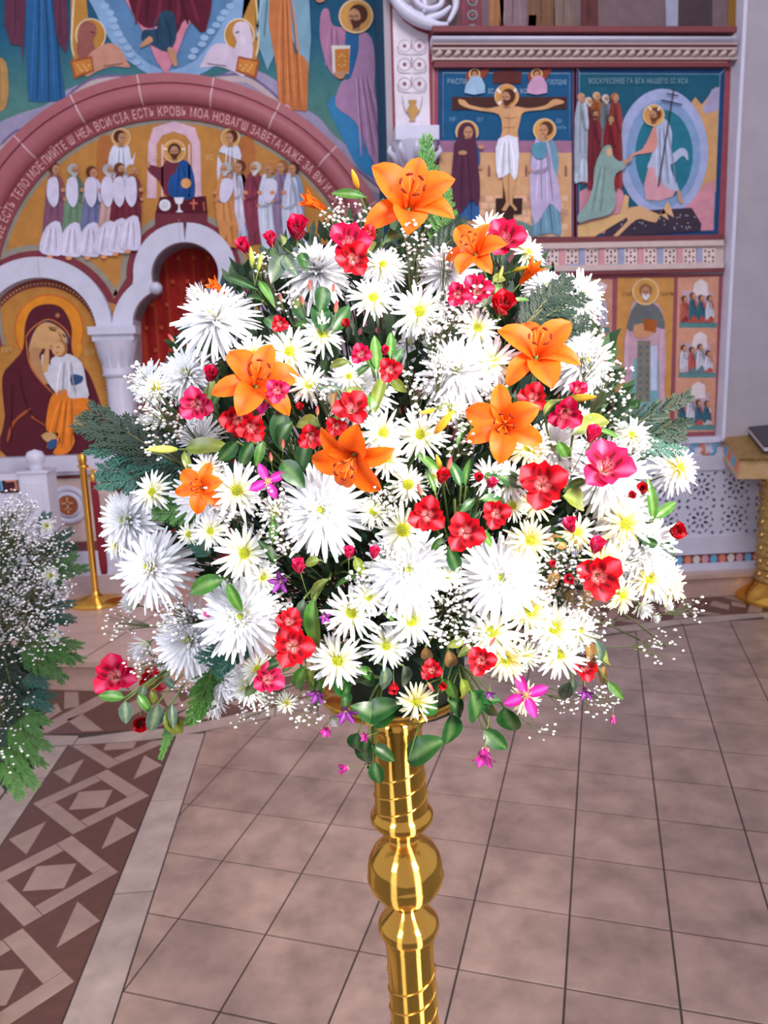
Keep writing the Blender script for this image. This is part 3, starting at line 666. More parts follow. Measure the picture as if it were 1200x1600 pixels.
for i, (x, y) in enumerate([(150, 775), (168, 760), (190, 770), (160, 810), (180, 800), (200, 820), (150, 835), (175, 838), (205, 790), (135, 745)]):
    c = onY(x, y, YL-.05); b = MB(); b.tube([(c.x+.03*math.cos(t*.7+i)*(1-t*.08)-dd.location.x, -.052, c.z-SZ+.03*math.sin(t*.7+i)*(1-t*.08)) for t in range(11)], [.007]*11, 5, (190, 160, 150)); b.build('scroll', M['cream'], dd, smooth=True)
for o in dd.children:
    if o.name.startswith(('panel', 'band', 'base_stone')): o.location = -dd.location
# shift-safe: children whose vertices are world coordinates get the inverse offset
def rebase(e, names=None):
    for o in e.children:
        if o.location.length == 0 and (names is None or o.name.split('.')[0] in names): o.location = -e.location
mb = MB(); mb.box((.4685, YR+.02, 2.2), (.47, YL, 5.2), (34, 84, 112)); mb.build('painted_return', M['paint'], up)
for e in (up, lu, arch, door_arch, ia, ic): 
    for o in e.children:
        if not o.name.startswith('ball_boss'): o.location = -e.location
        else: o.location = o.location-e.location

# ------------------------------------------------------------------ right wall: pier, cornice, murals
pier = empty('pier_panel', (.6, YR, 2.4), 'tall white painted pilaster panel with scrolls and a golden vase, rose border', 'pilaster')
P = Paint(YR, pier); P.l = 2
P.poly([(609, -40), (609, -8), (640, 28), (676, 50), (677, 205), (614, 206)], (146, 66, 76)); P.poly([(613, 12), (632, 34), (652, 48), (669, 54), (672, 198), (618, 198)], (222, 212, 222)); P.done('painted_panel', base=5)
for sx in (632, 655):
    for k, y in enumerate((72, 101, 131)):
        d = 1 if sx < 640 else -1
        P.ring(sx, y, 10, .8, (160, 142, 150), 10, 20); P.ell(sx, y, 3, 3, (140, 84, 84), 8); P.line([(643, y+14), (sx-d*8, y+12), (sx-d*11, y)], 1, (140, 120, 130)); P.line([(643, y-10), (643, y+5)], 1, (130, 110, 120))
P.poly([(637, 157), (651, 157), (648, 164), (656, 175), (646, 186), (650, 190), (638, 190), (642, 186), (634, 175), (641, 164)], (190, 146, 84)); P.line([(628, 150), (632, 172), (640, 180)], 1, (140, 120, 130)); P.line([(660, 150), (656, 172), (648, 180)], 1, (140, 120, 130))
P.done('painted_vase', base=5)
def zx(x, y, Y): p = onY(x, y, Y); return p.x, p.z
# corbel capital
cap = empty('corbel_capital', (.62, YR, 2.35), 'carved white corbel capital under the painted pilaster panel', 'capital')
x0, z1 = zx(610, 205, YR); x1, z0 = zx(682, 226, YR); mb = MB(); mb.box((x0-.6, -.12, z0-2.35), (x1-.62, 0, z1-2.35)); mb.build('abacus', M['marble'], cap)
z2 = zx(650, 280, YR)[1]; mb = MB(); w_ = (x1-x0)/2; 
mb.lathe([(.05, z2-2.35), (.07, z2+.03-2.35), (.115, z2+.1-2.35), (.13, z0-.06-2.35), (.15, z0-2.35)], 20, o=((x0+x1)/2-.62, -.0, 0)); mb.build('bell', M['marble'], cap, smooth=True)
for k in range(5):
    a = PI+PI*(k+.5)/5; b = MB(); cxx = (x0+x1)/2-.62
    b.tube([(cxx+.1*math.cos(a), .1*math.sin(a), z2+.06-2.35), (cxx+.14*math.cos(a), .14*math.sin(a), z2+.13-2.35), (cxx+.17*math.cos(a), .17*math.sin(a), z0-.05-2.35), (cxx+.16*math.cos(a), .16*math.sin(a), z0-.02-2.35)], [.012, .02, .018, .008], 6); b.build('leaf_carving', M['marble'], cap, smooth=True)
# scroll ornament top
scr = empty('scroll_ornament', (.75, YR-.08, 3.7), 'carved white acanthus scroll above the pilaster panel at top centre', 'ornament')
def wp(x, y, Y, o): p = onY(x, y, Y); return (p.x-o.location.x, p.y-o.location.y, p.z-o.location.z)
for pts, r_ in (([(604, -30), (622, 6), (648, 28), (680, 40), (700, 38)], [.02, .035, .04, .03, .012]), ([(645, -20), (650, 2), (668, 14), (688, 8), (690, -10), (676, -12)], [.018]*6), ([(700, 36), (712, 10), (708, -20), (698, -35)], [.012, .02, .028, .02]), ([(655, 30), (672, 28), (690, 22), (704, 10)], [.01, .02, .02, .01]), ([(662, 20), (664, 8), (660, -8)], [.01, .018, .01]), ([(640, 10), (646, 20), (662, 24)], [.01, .02, .012])):
    pp = smooth_pts(pts, 4, False); rr = [x[0] for x in smooth_pts([(a, 0) for a in r_], 4, False)]
    b = MB(); b.tube([wp(x, y, YR-.08, scr) for x, y in pp], rr, 8); b.build('acanthus_leaf', M['marble'], scr, smooth=True)
# recess above cornice (dim upper wall)
um = empty('mural', (2, YR, 3.8), 'dim upper frieze of painted robes above the cornice', 'mural')
P = Paint(YR, um); P.l = 2; P.poly([(680, -40), (1150, -40), (1148, 50), (684, 50)], (112, 92, 96)); P.done('painted_ground', base=4)
for x, w_, c in ((735, 34, (120, 66, 76)), (775, 22, (150, 104, 70)), (800, 40, (128, 104, 110)), (845, 40, (112, 80, 60)), (880, 30, (120, 100, 92)), (920, 26, (90, 52, 52))): P.poly([(x-w_/2, -40), (x+w_/2, -40), (x+w_/2+2, 46), (x-w_/2, 46)], c); folds(P, x, -30, 40, w_, c, 3); P.done('painted_robe', base=4)
for k in range(3): P.l = 12; P.ring(738, 2+k*22, 8, 2.5, (120, 138, 140)); P.poly([(826, 24), (838, 24), (837, 42), (825, 42)], (20, 60, 96)); P.ell(738, 2+k*22, 3, 3, (150, 90, 90), 8)
P.poly([(1038, -40), (1060, -40), (1058, 46), (1040, 46)], (150, 150, 172)); P.poly([(1060, -40), (1112, -40), (1112, 46), (1060, 46)], (70, 56, 60)); P.poly([(1138, -40), (1150, -40), (1148, 46), (1136, 46)], (130, 92, 40)); P.done('painted_robes')
cor = empty('cornice', (1.8, YR, 3.6), 'pale stone cornice with a carved rope moulding above the two murals', 'cornice')
def band(e, ya, yb, d, m, xa=676, xb=1152, name='moulding', Y=YR, rnd_=False):
    xl, z1 = zx(xa, ya, Y-d); xr, _ = zx(xb, ya, Y-d); z0 = zx(xa, yb, Y-d)[1]
    mb = MB()
    if rnd_:
        n = 8; zc = (z0+z1)/2; h = (z1-z0)/2; vs = []; fs = []
        for i in range(n+1):
            a = -PI/2+PI*i/n
            for x in (xl, xr): vs.append((x-e.location.x, -d*math.cos(a)-.0, zc+h*math.sin(a)-e.location.z))
        fs = [(2*i, 2*i+1, 2*i+3, 2*i+2) for i in range(n)]+[tuple(2*i for i in range(n+1)), tuple(2*i+1 for i in range(n, -1, -1))]
        mb.add(vs, fs)
    else: mb.box((xl-e.location.x, -d, z0-e.location.z), (xr-e.location.x, 0, z1-e.location.z))
    return mb.build(name, m, e, smooth=rnd_)
band(cor, 40, 49, .14, M['maroon']); band(cor, 50, 66, .13, M['marble'], rnd_=True); band(cor, 66, 69, .10, M['cream']); band(cor, 70, 73, .085, M['maroon']); band(cor, 73, 77, .08, M['cream']); band(cor, 77, 90, .04, M['cream']); band(cor, 90, 93, .05, M['cream'])
for i in range(33):                                     # rope twist
    xa = 680+i*14.3; b = MB(); p0 = zx(xa, 88, YR-.05); p1 = zx(xa+13, 78, YR-.05)
    b.tube([(p0[0]-1.8, -.045, p0[1]-3.6), ((p0[0]+p1[0])/2-1.8, -.062, (p0[1]+p1[1])/2-3.6), (p1[0]-1.8, -.045, p1[1]-3.6)], [.009, .02, .009], 6); b.build('rope_strand', M['cream'], cor, smooth=True)
rb2 = band(cor, 93, 105, .03, M['maroon'], 678, 1142)
mb = MB()
for i in range(112):
    p = zx(682+i*4.08, 97, YR-.031); mb.box((p[0]-1.8-.004, -.033, p[1]-3.6-.004), (p[0]-1.8+.004, -.03, p[1]-3.6+.004), (225, 160, 150))
mb.build('dotted_line', M['paint'], cor, kind='stuff')
# --- crucifixion
cru = empty('mural', (1.3, YR, 2.9), 'square mural of the crucifixion with two mourners on a blue ground', 'mural')
P = Paint(YR, cru); P.l = 1; P.poly([(678, 100), (900, 100), (900, 380), (678, 380)], (150, 74, 84)); P.poly([(684, 105), (896, 106), (895, 374), (684, 372)], (36, 70, 112)); P.poly([(692, 114), (890, 115), (890, 220), (692, 220)], (30, 84, 124))
P.poly([(686, 220), (893, 220), (893, 240), (686, 238)], (158, 110, 138)); P.poly([(686, 238), (893, 239), (893, 370), (686, 370)], (208, 160, 118)); P.ring(0, 0, 1, .5, (0, 0, 0), n=3)
P.line([(692, 216), (692, 114), (890, 115), (890, 216)], 1, (150, 180, 200), 0)
for r_ in range(6):
    for k in range(12):
        x = 746+k*13+(r_ % 2)*6; y = 306+r_*11
        if x < 880: P.l = 8; P.poly([(x, y), (x+11, y), (x+11, y+9), (x, y+9)], (218+(k*7+r_*5) % 3*5, 178, 148) if (k+r_) % 3 else (190, 146, 120))
for x in (764, 822, 884): P.l = 8; P.poly([(x-2, 262), (x, 257), (x+2, 262), (x+2, 276), (x-2, 276)], (140, 96, 84))
P.poly([(780, 346), (815, 346), (850, 368), (745, 370)], (112, 138, 132), 2); P.done('painted_ground', base=16)
P.poly([(784, 104), (802, 104), (802, 372), (786, 372)], (70, 42, 40)); P.poly([(706, 152), (885, 152), (885, 171), (706, 172)], (74, 44, 40)); P.poly([(770, 112), (815, 112), (814, 131), (770, 131)], (92, 46, 44)); P.poly([(774, 310), (816, 310), (815, 335), (774, 335)], (62, 38, 36)); P.done('painted_cross', base=22)
P.ell(791, 151, 19, 19, (208, 150, 84), 28); P.ring(791, 151, 19, 1.4, (226, 180, 150), n=28)
for q in ([(776, 140), (782, 146)], [(806, 140), (800, 146)], [(778, 164), (784, 158)]): P.line(q, 4, (236, 226, 222), 0)
P.poly([(716, 156), (726, 158), (734, 165), (760, 170), (780, 167), (805, 167), (825, 170), (850, 166), (864, 156), (878, 158), (880, 162), (866, 166), (850, 172), (818, 176), (812, 190), (808, 208), (808, 222), (781, 222), (784, 205), (779, 180), (750, 174), (732, 170), (718, 164)], (206, 156, 112), 3)
P.line([(785, 184), (796, 186), (806, 184)], 1.2, (150, 98, 70)); P.line([(795, 180), (794, 218)], 1, (160, 108, 80)); P.line([(786, 200), (804, 200)], 1, (160, 108, 80), 0)
P.poly([(784, 260), (804, 260), (802, 300), (800, 318), (807, 326), (804, 330), (796, 320), (790, 330), (783, 328), (790, 316), (786, 290)], (206, 156, 112), 2); P.line([(794, 262), (794, 318)], 1.2, (150, 98, 70), 0)
P.poly([(778, 218), (808, 216), (808, 270), (802, 282), (796, 270), (778, 280), (774, 250)], (222, 220, 236), 2); folds(P, 791, 222, 276, 30, (222, 220, 236), 5)
head(P, 791, 153, 10, (84, 44, 34), (84, 46, 36), None, -1); P.done(label='crucified figure in a white loincloth', base=22)
fig(P, 729, 207, 345, 42, (52, 96, 150), (84, 46, 66), (84, 46, 66), 10, -2, 18, None, 1, veil=(84, 46, 66), done=False)
P.poly([(712, 222), (740, 220), (746, 250), (747, 320), (736, 312), (722, 330), (706, 342), (704, 290), (708, 240)], (86, 46, 68), 3); folds(P, 724, 240, 326, 34, (86, 46, 68), 4); P.ell(751, 231, 5, 3, SK); P.ell(722, 240, 7, 3.5, SK); P.done(label='mourning woman in a dark plum cloak', base=22)
fig(P, 850, 204, 366, 44, (110, 150, 172), (188, 172, 206), (90, 52, 42), 10, 4, 18, None, -1, done=False); P.ell(845, 216, 5, 4, SK); P.poly([(832, 226), (852, 224), (852, 244), (840, 250), (830, 240)], (92, 148, 170), 2); P.done(label='mourning man in a pale lilac mantle', base=22)
for x, c in ((741, (150, 180, 206)), (838, (196, 150, 180))):
    P.poly([(x-12, 128), (x-12, 114), (x-4, 112), (x+14, 110), (x+26, 100), (x+20, 116), (x+8, 128)], (140, 64, 50), 2); head(P, x, 117, 5.5, (90, 50, 40), None, 9); P.poly([(x-6, 122), (x+10, 122), (x+16, 146), (x-16, 146)], c, 2); P.done(label='small flying angel', base=20)
text_line(P, 'РАСПѦ', 698, 132, 11, (150, 176, 200)); text_line(P, 'ГОСПДНЕ', 854, 132, 10, (150, 176, 200), condense=.62); text_line(P, 'ІС', 762, 146, 10, (170, 190, 210)); text_line(P, 'ХС', 812, 146, 10, (170, 190, 210)); text_line(P, 'МР', 702, 190, 9, (120, 156, 190)); text_line(P, 'ΘУ', 745, 190, 9, (120, 156, 190)); text_line(P, 'ІѠ', 868, 192, 9, (120, 156, 190)); text_line(P, 'АНЪ', 870, 202, 8, (120, 156, 190)); text_line(P, 'ЦРЬ СЛАВЫ', 773, 125, 7, (190, 130, 100), condense=.6)
# --- resurrection
res = empty('mural', (2.3, YR, 2.9), 'square mural of the resurrection with a figure in a pale oval', 'mural')
P = Paint(YR, res); P.l = 1; P.poly([(897, 100), (1142, 101), (1132, 381), (897, 380)], (148, 72, 82)); P.poly([(901, 106), (1133, 107), (1122, 369), (901, 373)], (32, 66, 110)); P.poly([(905, 115), (1125, 116), (1114, 361), (903, 366)], (30, 86, 108))
P.line([(905, 364), (905, 115), (1125, 116), (1115, 361)], 1, (140, 180, 190), 0); P.line([(901, 106), (906, 115)], 1, (140, 180, 190), 0); P.line([(1133, 107), (1125, 116)], 1, (140, 180, 190), 0)
P.poly([(1080, 160), (1086, 152), (1096, 164), (1118, 136), (1123, 140), (1118, 300), (1085, 320), (1070, 250), (1090, 200)], (200, 152, 104), 0); P.poly([(1096, 172), (1112, 140), (1124, 136), (1122, 172), (1104, 178)], (160, 150, 180)); P.poly([(905, 300), (960, 270), (985, 330), (1060, 335), (1100, 290), (1117, 280), (1114, 360), (904, 366)], (200, 136, 150)); P.done('painted_ground', base=10)
P.ell(1035, 238, 71, 99, (160, 168, 206), 44); P.ell(1036, 240, 58, 84, (126, 152, 190), 40); P.ell(1037, 242, 45, 70, (40, 112, 132), 36); P.done('painted_oval', label='pale blue oval', base=18)
r3 = random.Random(4)
P.poly([(940, 372), (960, 335), (990, 330), (1080, 325), (1095, 350), (1094, 361)], (62, 50, 64), 0)
for k in range(40): P.l = 20; P.ell(965+r3.random()*120, 335+r3.random()*24, 1.2, 1.2, (170, 160, 170), 5)
P.poly([(902, 352), (968, 334), (976, 304), (982, 308), (978, 340), (925, 372), (902, 373)], (214, 172, 118)); P.poly([(975, 330), (1000, 322), (1030, 336), (1042, 314), (1052, 340), (1056, 348), (1044, 344), (1036, 326), (1024, 348), (1000, 342), (985, 350), (962, 372), (958, 368), (980, 345)], (212, 166, 122), 2); P.done('painted_ground_rocks', base=22)
P.poly([(1012, 262), (1040, 255), (1052, 285), (1050, 308), (1008, 312)], (206, 150, 160), 2)
P.poly([(1024, 190), (1040, 188), (1049, 208), (1048, 240), (1062, 232), (1072, 236), (1074, 252), (1066, 244), (1054, 254), (1046, 262), (1060, 298), (1036, 290), (1020, 262), (1010, 262), (1018, 240)], (170, 178, 204), 3); folds(P, 1034, 200, 290, 34, (170, 178, 204), 6, 6)
P.poly([(1022, 196), (1026, 220), (1020, 238), (994, 242), (984, 248), (984, 242), (1002, 234), (1014, 212)], (206, 140, 130), 2); P.poly([(1060, 296), (1066, 318), (1060, 318), (1056, 300)], SK); head(P, 1020, 181, 9, (110, 62, 40), (110, 62, 44), 17, -1)
P.line([(1012, 168), (1016, 174)], 3, (235, 220, 200), 0); P.line([(1030, 168), (1026, 174)], 3, (235, 220, 200), 0)
P.line([(1051, 140), (1027, 292)], 2, (50, 40, 52), 0); P.line([(1040, 148), (1058, 151)], 2, (50, 40, 52), 0); P.line([(1031, 158), (1064, 165)], 2, (50, 40, 52), 0); P.done(label='haloed figure in pale mantle with a long cross', base=30)
for i, (x, y, c, hc) in enumerate([(906, 152, (180, 190, 206), (180, 140, 110)), (918, 158, (150, 60, 62), (190, 180, 170)), (930, 150, (178, 96, 50), (200, 160, 120)), (944, 154, (120, 130, 140), (190, 185, 180)), (958, 152, (150, 60, 60), (160, 100, 60)), (926, 178, (128, 46, 56), (90, 60, 50)), (950, 186, (140, 40, 50), (90, 70, 60))]):
    fig(P, x+2, y+2, 285+i*2, 22, c, sh(c, .85), hc, 5.5, 0, None, hc if i % 2 else None, 1, hands=0, done=False); P.done(base=20+i*5)
P.l = 72; P.poly([(942, 231), (952, 230), (956, 246), (966, 254), (977, 251), (974, 264), (960, 273), (957, 290), (960, 318), (950, 336), (920, 344), (902, 349), (901, 337), (915, 318), (924, 296), (926, 268), (932, 248)], (132, 158, 152), 3); folds(P, 938, 262, 334, 26, (132, 158, 152), 4, -12); P.poly([(970, 254), (986, 246), (984, 252), (972, 260)], SK); P.ell(949, 240, 5, 7, (200, 165, 130)); P.done(label='kneeling figure in a grey-green robe', base=36)
text_line(P, 'ВОСКРЕСЕНІЕ ГА БГА НАШЕГО ІС ХСА', 918, 132, 11.5, (130, 160, 170), condense=.66)
# --- pink ornament band
ob = empty('ornament_band', (1.9, YR, 2.1), 'pink carved ornament band of square fretted blocks below the murals', 'band')
band(ob, 374, 383, .03, M['maroon'], 684, 1131, 'fillet'); band(ob, 383, 392, .035, M['cream'], 684, 1131, 'fillet'); band(ob, 392, 419, .012, M['cream'], 684, 1131, 'ground'); band(ob, 419, 428, .035, M['cream'], 684, 1131, 'fillet'); band(ob, 428, 434, .03, M['maroon'], 684, 1131, 'fillet')
for i in range(14):
    x = 700+i*30.6; cc = [(212, 150, 156), (158, 160, 190)][i % 2]
    if x > 1118: break
    P = Paint(YR-.02, ob); P.l = 1
    P.poly([(x, 388), (x+20, 388), (x+20, 412), (x, 412)], (224, 200, 196)); P.poly([(x-9, 388), (x, 388), (x, 412), (x+4, 419), (x-5, 419), (x-9, 412)], cc)
    P.poly([(x, 412), (x+20, 412), (x+24, 419), (x+4, 419)], [(158, 160, 190), (222, 178, 170)][i % 2])
    for k in range(9): P.l = 3; P.ell(x+4+(k % 3)*6, 392+(k//3)*8+(k % 2)*2, 1.7, 2.3, (96, 52, 66), 6)
    P.done('fretted_block')
# --- lower saint panels
lw = empty('mural', (2.2, YR, 1.7), 'lower mural of a white-bearded saint flanked by small narrative scenes', 'mural')
P = Paint(YR, lw); P.l = 1; P.poly([(684, 428), (1131, 428), (1119, 684), (684, 684)], (146, 80, 88))
P.poly([(690, 436), (957, 436), (954, 676), (690, 676)], (196, 140, 118)); P.poly([(965, 434), (1053, 434), (1046, 676), (960, 676)], (200, 142, 78)); P.poly([(1059, 434), (1123, 432), (1116, 674), (1053, 676)], (206, 148, 124)); P.done('painted_ground', base=6)
P.poly([(992, 470), (1020, 470), (1036, 492), (1040, 560), (1034, 650), (1026, 684), (982, 684), (976, 600), (976, 540), (984, 490)], (196, 158, 172), 3)
P.poly([(990, 560), (1028, 560), (1030, 684), (980, 684)], (120, 168, 178)); P.poly([(1016, 540), (1027, 540), (1026, 610), (1016, 610)], (192, 200, 224)); P.poly([(996, 532), (1016, 532), (1015, 628), (993, 628)], (130, 124, 112))
for k in range(8): P.l = 12; P.ell(1000, 542+k*11, 2, 3, (90, 110, 120), 6); P.l = 12; P.ell(1011, 542+k*11, 2, 3, (90, 110, 120), 6)
P.poly([(994, 474), (1020, 474), (1034, 490), (1038, 514), (1020, 508), (1000, 512), (980, 518), (982, 498)], (104, 108, 108), 2); P.poly([(990, 508), (1012, 506), (1022, 516), (1010, 528), (992, 526)], (204, 148, 110), 2); P.poly([(1004, 498), (1026, 500), (1024, 520), (1006, 516)], (170, 92, 46))
for x in (980, 1034): P.line([(x, 515), (x-2, 570), (x+2, 640)], 7, (206, 168, 186))
head(P, 1008, 456, 9.5, (150, 104, 70), (214, 212, 222), 21); P.done(label='white-bearded saint in a grey stole', base=20)
text_line(P, 'СТЫЙ', 972, 462, 8, (130, 84, 50), condense=.6); text_line(P, 'ІѠАННЪ', 1031, 462, 8, (130, 84, 50), condense=.6)
r4 = random.Random(9)
for (xa, ya, xb, yb) in ((1061, 436, 1120, 512), (1060, 518, 1118, 590), (1057, 596, 1116, 672), (905, 440, 952, 520), (905, 526, 950, 600), (905, 606, 950, 672), (700, 440, 895, 672)):
    P.l = 6; P.poly([(xa, yb-8), (xb, yb-8), (xb, yb), (xa, yb)], (90, 134, 134)); P.poly([(xa+4, ya+18), (xb-8, ya+18), (xb-8, yb-10), (xa+4, yb-10)], (r4.choice([(206, 160, 130), (190, 160, 170), (204, 170, 150)])))
    P.poly([(xa+20, ya+26), (xa+24, ya+6), (xa+34, ya), (xa+44, ya+6), (xb-14, ya+26)], (222, 206, 206))
    for k in range(4):
        x = xa+8+k*(xb-xa-16)/3.3; P.l = 14+k; fig(P, x, ya+28+r4.uniform(-4, 8), yb-8, 13, r4.choice([(190, 86, 80), (110, 130, 140), (150, 60, 66), (200, 180, 190)]), r4.choice([(180, 90, 80), (60, 100, 116), (204, 200, 214)]), (84, 50, 44), 4, 0, None, None, 1, hands=0, done=False)
    P.done('narrative_scene', base=6)
for e in (pier, um, cru, res, lw):
    for o in e.children: o.location = -e.location
for o in ob.children:
    if o.name.startswith('fretted'): o.location = -ob.location
# rose arch of a side niche behind the flowers
na = empty('side_arch', (1.1, YR, 1.5), 'rose arch of a side niche, its shoulder showing right of the flowers', 'arch')
P = Paint(YR-.035, na)
c = zx(715, 530, YR); rr_ = .70; n = 40
o_ = circ(c[0], c[1], rr_, n=n, a0=0, a1=180); i_ = circ(c[0], c[1], rr_-.16, n=n, a0=0, a1=180)
mb = MB(); extrude(mb, o_+i_[::-1], YR-.09, YR); o = mb.build('arch_moulding', M['red'], na); o.location = -na.location
mb = MB(); extrude(mb, circ(c[0], c[1], rr_-.16, n=n, a0=0, a1=180)+[(c[0]-.54, .2), (c[0]+.54, .2)], YR-.03, YR); o = mb.build('niche_back', M['maroon'], na); o.location = -na.location
# --- marble lattice dado on the right
ld = empty('lattice_dado', (2.3, YR, SZ), 'white marble dado with a pierced floral lattice and mosaic bands', 'dado')
XA, XB = .47, 3.72
def zband(ya, yb, d, m, name):
    z1 = zx(1100, ya, YR-d)[1]; z0 = zx(1100, yb, YR-d)[1]; mb = MB(); mb.box((XA-2.3, -d, z0-SZ), (XB-2.3, 0, z1-SZ)); mb.build(name, m, ld); return z0, z1
zband(683, 692, .07, M['marble'], 'sill'); za, zb = zband(692, 712, .05, M['marble'], 'mosaic_bed'); zband(712, 735, .06, M['marble'], 'rail')
z0l, z1l = zx(1100, 838, YR-.05)[1], zx(1100, 735, YR-.05)[1]
zband(838, 866, .06, M['marble'], 'rail'); zc_, zd_ = zband(866, 881, .05, M['maroon'], 'mosaic_bed'); zband(881, 893, .08, M['marble'], 'base_stone')
mb = MB(); mb.box((XA-2.3, -.02, z0l-SZ), (XB-2.3, 0, z1l-SZ)); mb.build('dark_backing', M['black'], ld)
cell = (z1l-z0l)/2
def leafhole(cx, cz, a, l, w):
    return [(cx+math.cos(a)*l*u-math.sin(a)*w*v, cz+math.sin(a)*l*u+math.cos(a)*w*v) for u, v in ((-1, 0), (-.4, .8), (.4, .8), (1, 0), (.4, -.8), (-.4, -.8))]
ncx = int((XB-XA)/cell); cw = (XB-XA)/ncx
for i in range(ncx):
    for j in range(2):
        x = XA+i*cw; z = z0l+j*cell; cx, cz = x+cw/2, z+cell/2; hs = []
        for k in range(8): a = k*PI/4+PI/8; hs.append(leafhole(cx+math.cos(a)*cell*.2, cz+math.sin(a)*cell*.2, a, cell*.095, cell*.055))
        for k in range(12):
            a = k*PI/6; hs.append(leafhole(cx+math.cos(a)*cell*.38, cz+math.sin(a)*cell*.38, a+PI/2+.4*(-1)**k, cell*.07, cell*.042))
        for a in (1, 3, 5, 7): hs.append(leafhole(cx+math.cos(a*PI/4)*cell*.57, cz+math.sin(a*PI/4)*cell*.57, a*PI/4, cell*.075, cell*.055))
        hs.append(circ(cx, cz, cell*.05, n=6))
        mb = MB(); extrude(mb, [(x-2.3, z-SZ), (x+cw-2.3, z-SZ), (x+cw-2.3, z+cell-SZ), (x-2.3, z+cell-SZ)], -.05, -.02, [[(p[0]-2.3, p[1]-SZ) for p in h] for h in hs]); mb.build('lattice_panel', M['marble'], ld)
cols = [(214, 130, 104), (110, 168, 206), (200, 150, 160), (214, 204, 196)]
for i in range(40):                         # meander mosaic: interlocking links
    x = XA-2.3+i*.08; z = (za+zb)/2-SZ; h = (zb-za)*.36; mb = MB(); s = 1 if i % 2 else -1
    mb.tube(smooth_pts([(x, -.052, z-h*s), (x+.03, -.053, z-h*s), (x+.045, -.054, z), (x+.03, -.053, z+h*.6*s), (x+.06, -.053, z+h*s), (x+.09, -.052, z+h*s)], 2, False), .011, 5, cols[i % 2]); mb.build('mosaic_link', M['paint'], ld, smooth=True)
for i in range(51):
    x = XA-2.3+.03+i*.063; z = (zc_+zd_)/2-SZ; mb = MB(); extrude(mb, circ(x, z, .026, (zd_-zc_)*.42, 12), -.054, -.05, col=cols[(i*3) % 4]); mb.build('mosaic_bead', M['paint'], ld)
# ------------------------------------------------------------------ left balustrade post
bal = empty('balustrade', (-2.0, 5.15, SZ), 'white marble altar balustrade with ball finial and mosaic strip at the left edge', 'balustrade')
def lb(x, y): p = onY(x, y, 5.15); return p.x+2.0, p.z-SZ
xa_, zt_ = lb(36, 738); xb_, _ = lb(79, 738)
mb = MB(); mb.box((xa_, -.08, 0), (xb_, .1, zt_)); mb.box((xa_-.01, -.09, zt_-.0), (xb_+.01, .11, zt_+.015)); mb.build('post', M['marble'], bal)
mb = MB(); mb.box((xa_+.035, -.088, .1), (xb_-.035, -.08, zt_-.06)); mb.build('post_panel', M['marble'], bal)
mb = MB(); mb.lathe([(.035, zt_+.01), (.045, zt_+.03), (.04, zt_+.045), (.057, zt_+.07), (.06, zt_+.1), (.045, zt_+.13), (.001, zt_+.145)], 20, o=((xa_+xb_)/2, 0, 0)); mb.build('finial', M['marble'], bal, smooth=True)
mb = MB(); mb.box((-1.0, -.05, 0), (xa_, .07, zt_-.01)); mb.box((-1.0, -.07, zt_-.04), (xa_, .09, zt_)); mb.build('panel', M['marble'], bal)
_, zA = lb(20, 745); _, zB = lb(20, 768)
mb = MB(); mb.box((-1.0, -.056, zB), (xa_-.02, -.05, zA), (70, 40, 50)); mb.build('mosaic_bed', M['paint'], bal)
for i in range(9):
    x = xa_-.06-i*.09; mb = MB(); mb.tube([(x, -.06, zB+.02), (x+.03, -.06, zB+.02), (x+.03, -.06, zA-.02), (x-.03, -.06, zA-.02)], .009, 5, cols[i % 2]); mb.build('mosaic_link', M['paint'], bal)
# ------------------------------------------------------------------ stanchion with velvet ropes
sb = onZ(151, 942, SZ)
stn = empty('rope_stanchion', sb, 'brass rope stanchion with domed base on the platform, left of the flowers', 'stanchion')
mb = MB(); mb.lathe([(.001, 0), (.165, 0), (.168, .012), (.16, .022), (.08, .042), (.035, .058), (.024, .07), (.024, .09)], 40); mb.build('base', M['brass'], stn, smooth=True)
mb = MB(); mb.lathe([(.022, .08), (.022, .93), (.027, .932), (.027, .985), (.001, .99)], 24); mb.build('post', M['brass'], stn, smooth=True)
mb = MB(); mb.lathe([(.027, .90), (.034, .902), (.034, .915), (.027, .917)], 24); mb.tube([(.02, 0, .905), (.05, -.01, .90), (.06, -.01, .87)], .007, 8); mb.build('hook_ring', M['brass'], stn, smooth=True)
r1 = empty('velvet_rope', sb+Vector((.07, -.02, .86)), 'dark red velvet rope hanging straight down beside the brass stanchion post', 'rope')
mb = MB(); mb.tube([(-.01, 0, 0), (-.008, 0, -.05)], .018, 12); mb.build('end_cap', M['brass'], r1, smooth=True)
mb = MB(); mb.tube([(-.008, 0, -.05), (-.002, 0, -.3), (.004, 0, -.6), (.004, 0, -.66)], [.021, .024, .025, .02], 12); mb.build('rope', M['velvet'], r1, smooth=True)
r2_ = empty('velvet_rope', sb+Vector((.06, .0, .88)), 'dark red velvet rope running right from the brass stanchion behind the flowers', 'rope')
mb = MB(); mb.tube([(0, 0, 0), (.03, 0, -.03)], .015, 12); mb.build('end_cap', M['brass'], r2_, smooth=True)
mb = MB(); mb.tube([(.03, 0, -.03), (.18, .03, -.16), (.4, .06, -.27), (.7, .1, -.3), (1.0, .13, -.22)], .021, 12); mb.build('rope', M['velvet'], r2_, smooth=True)
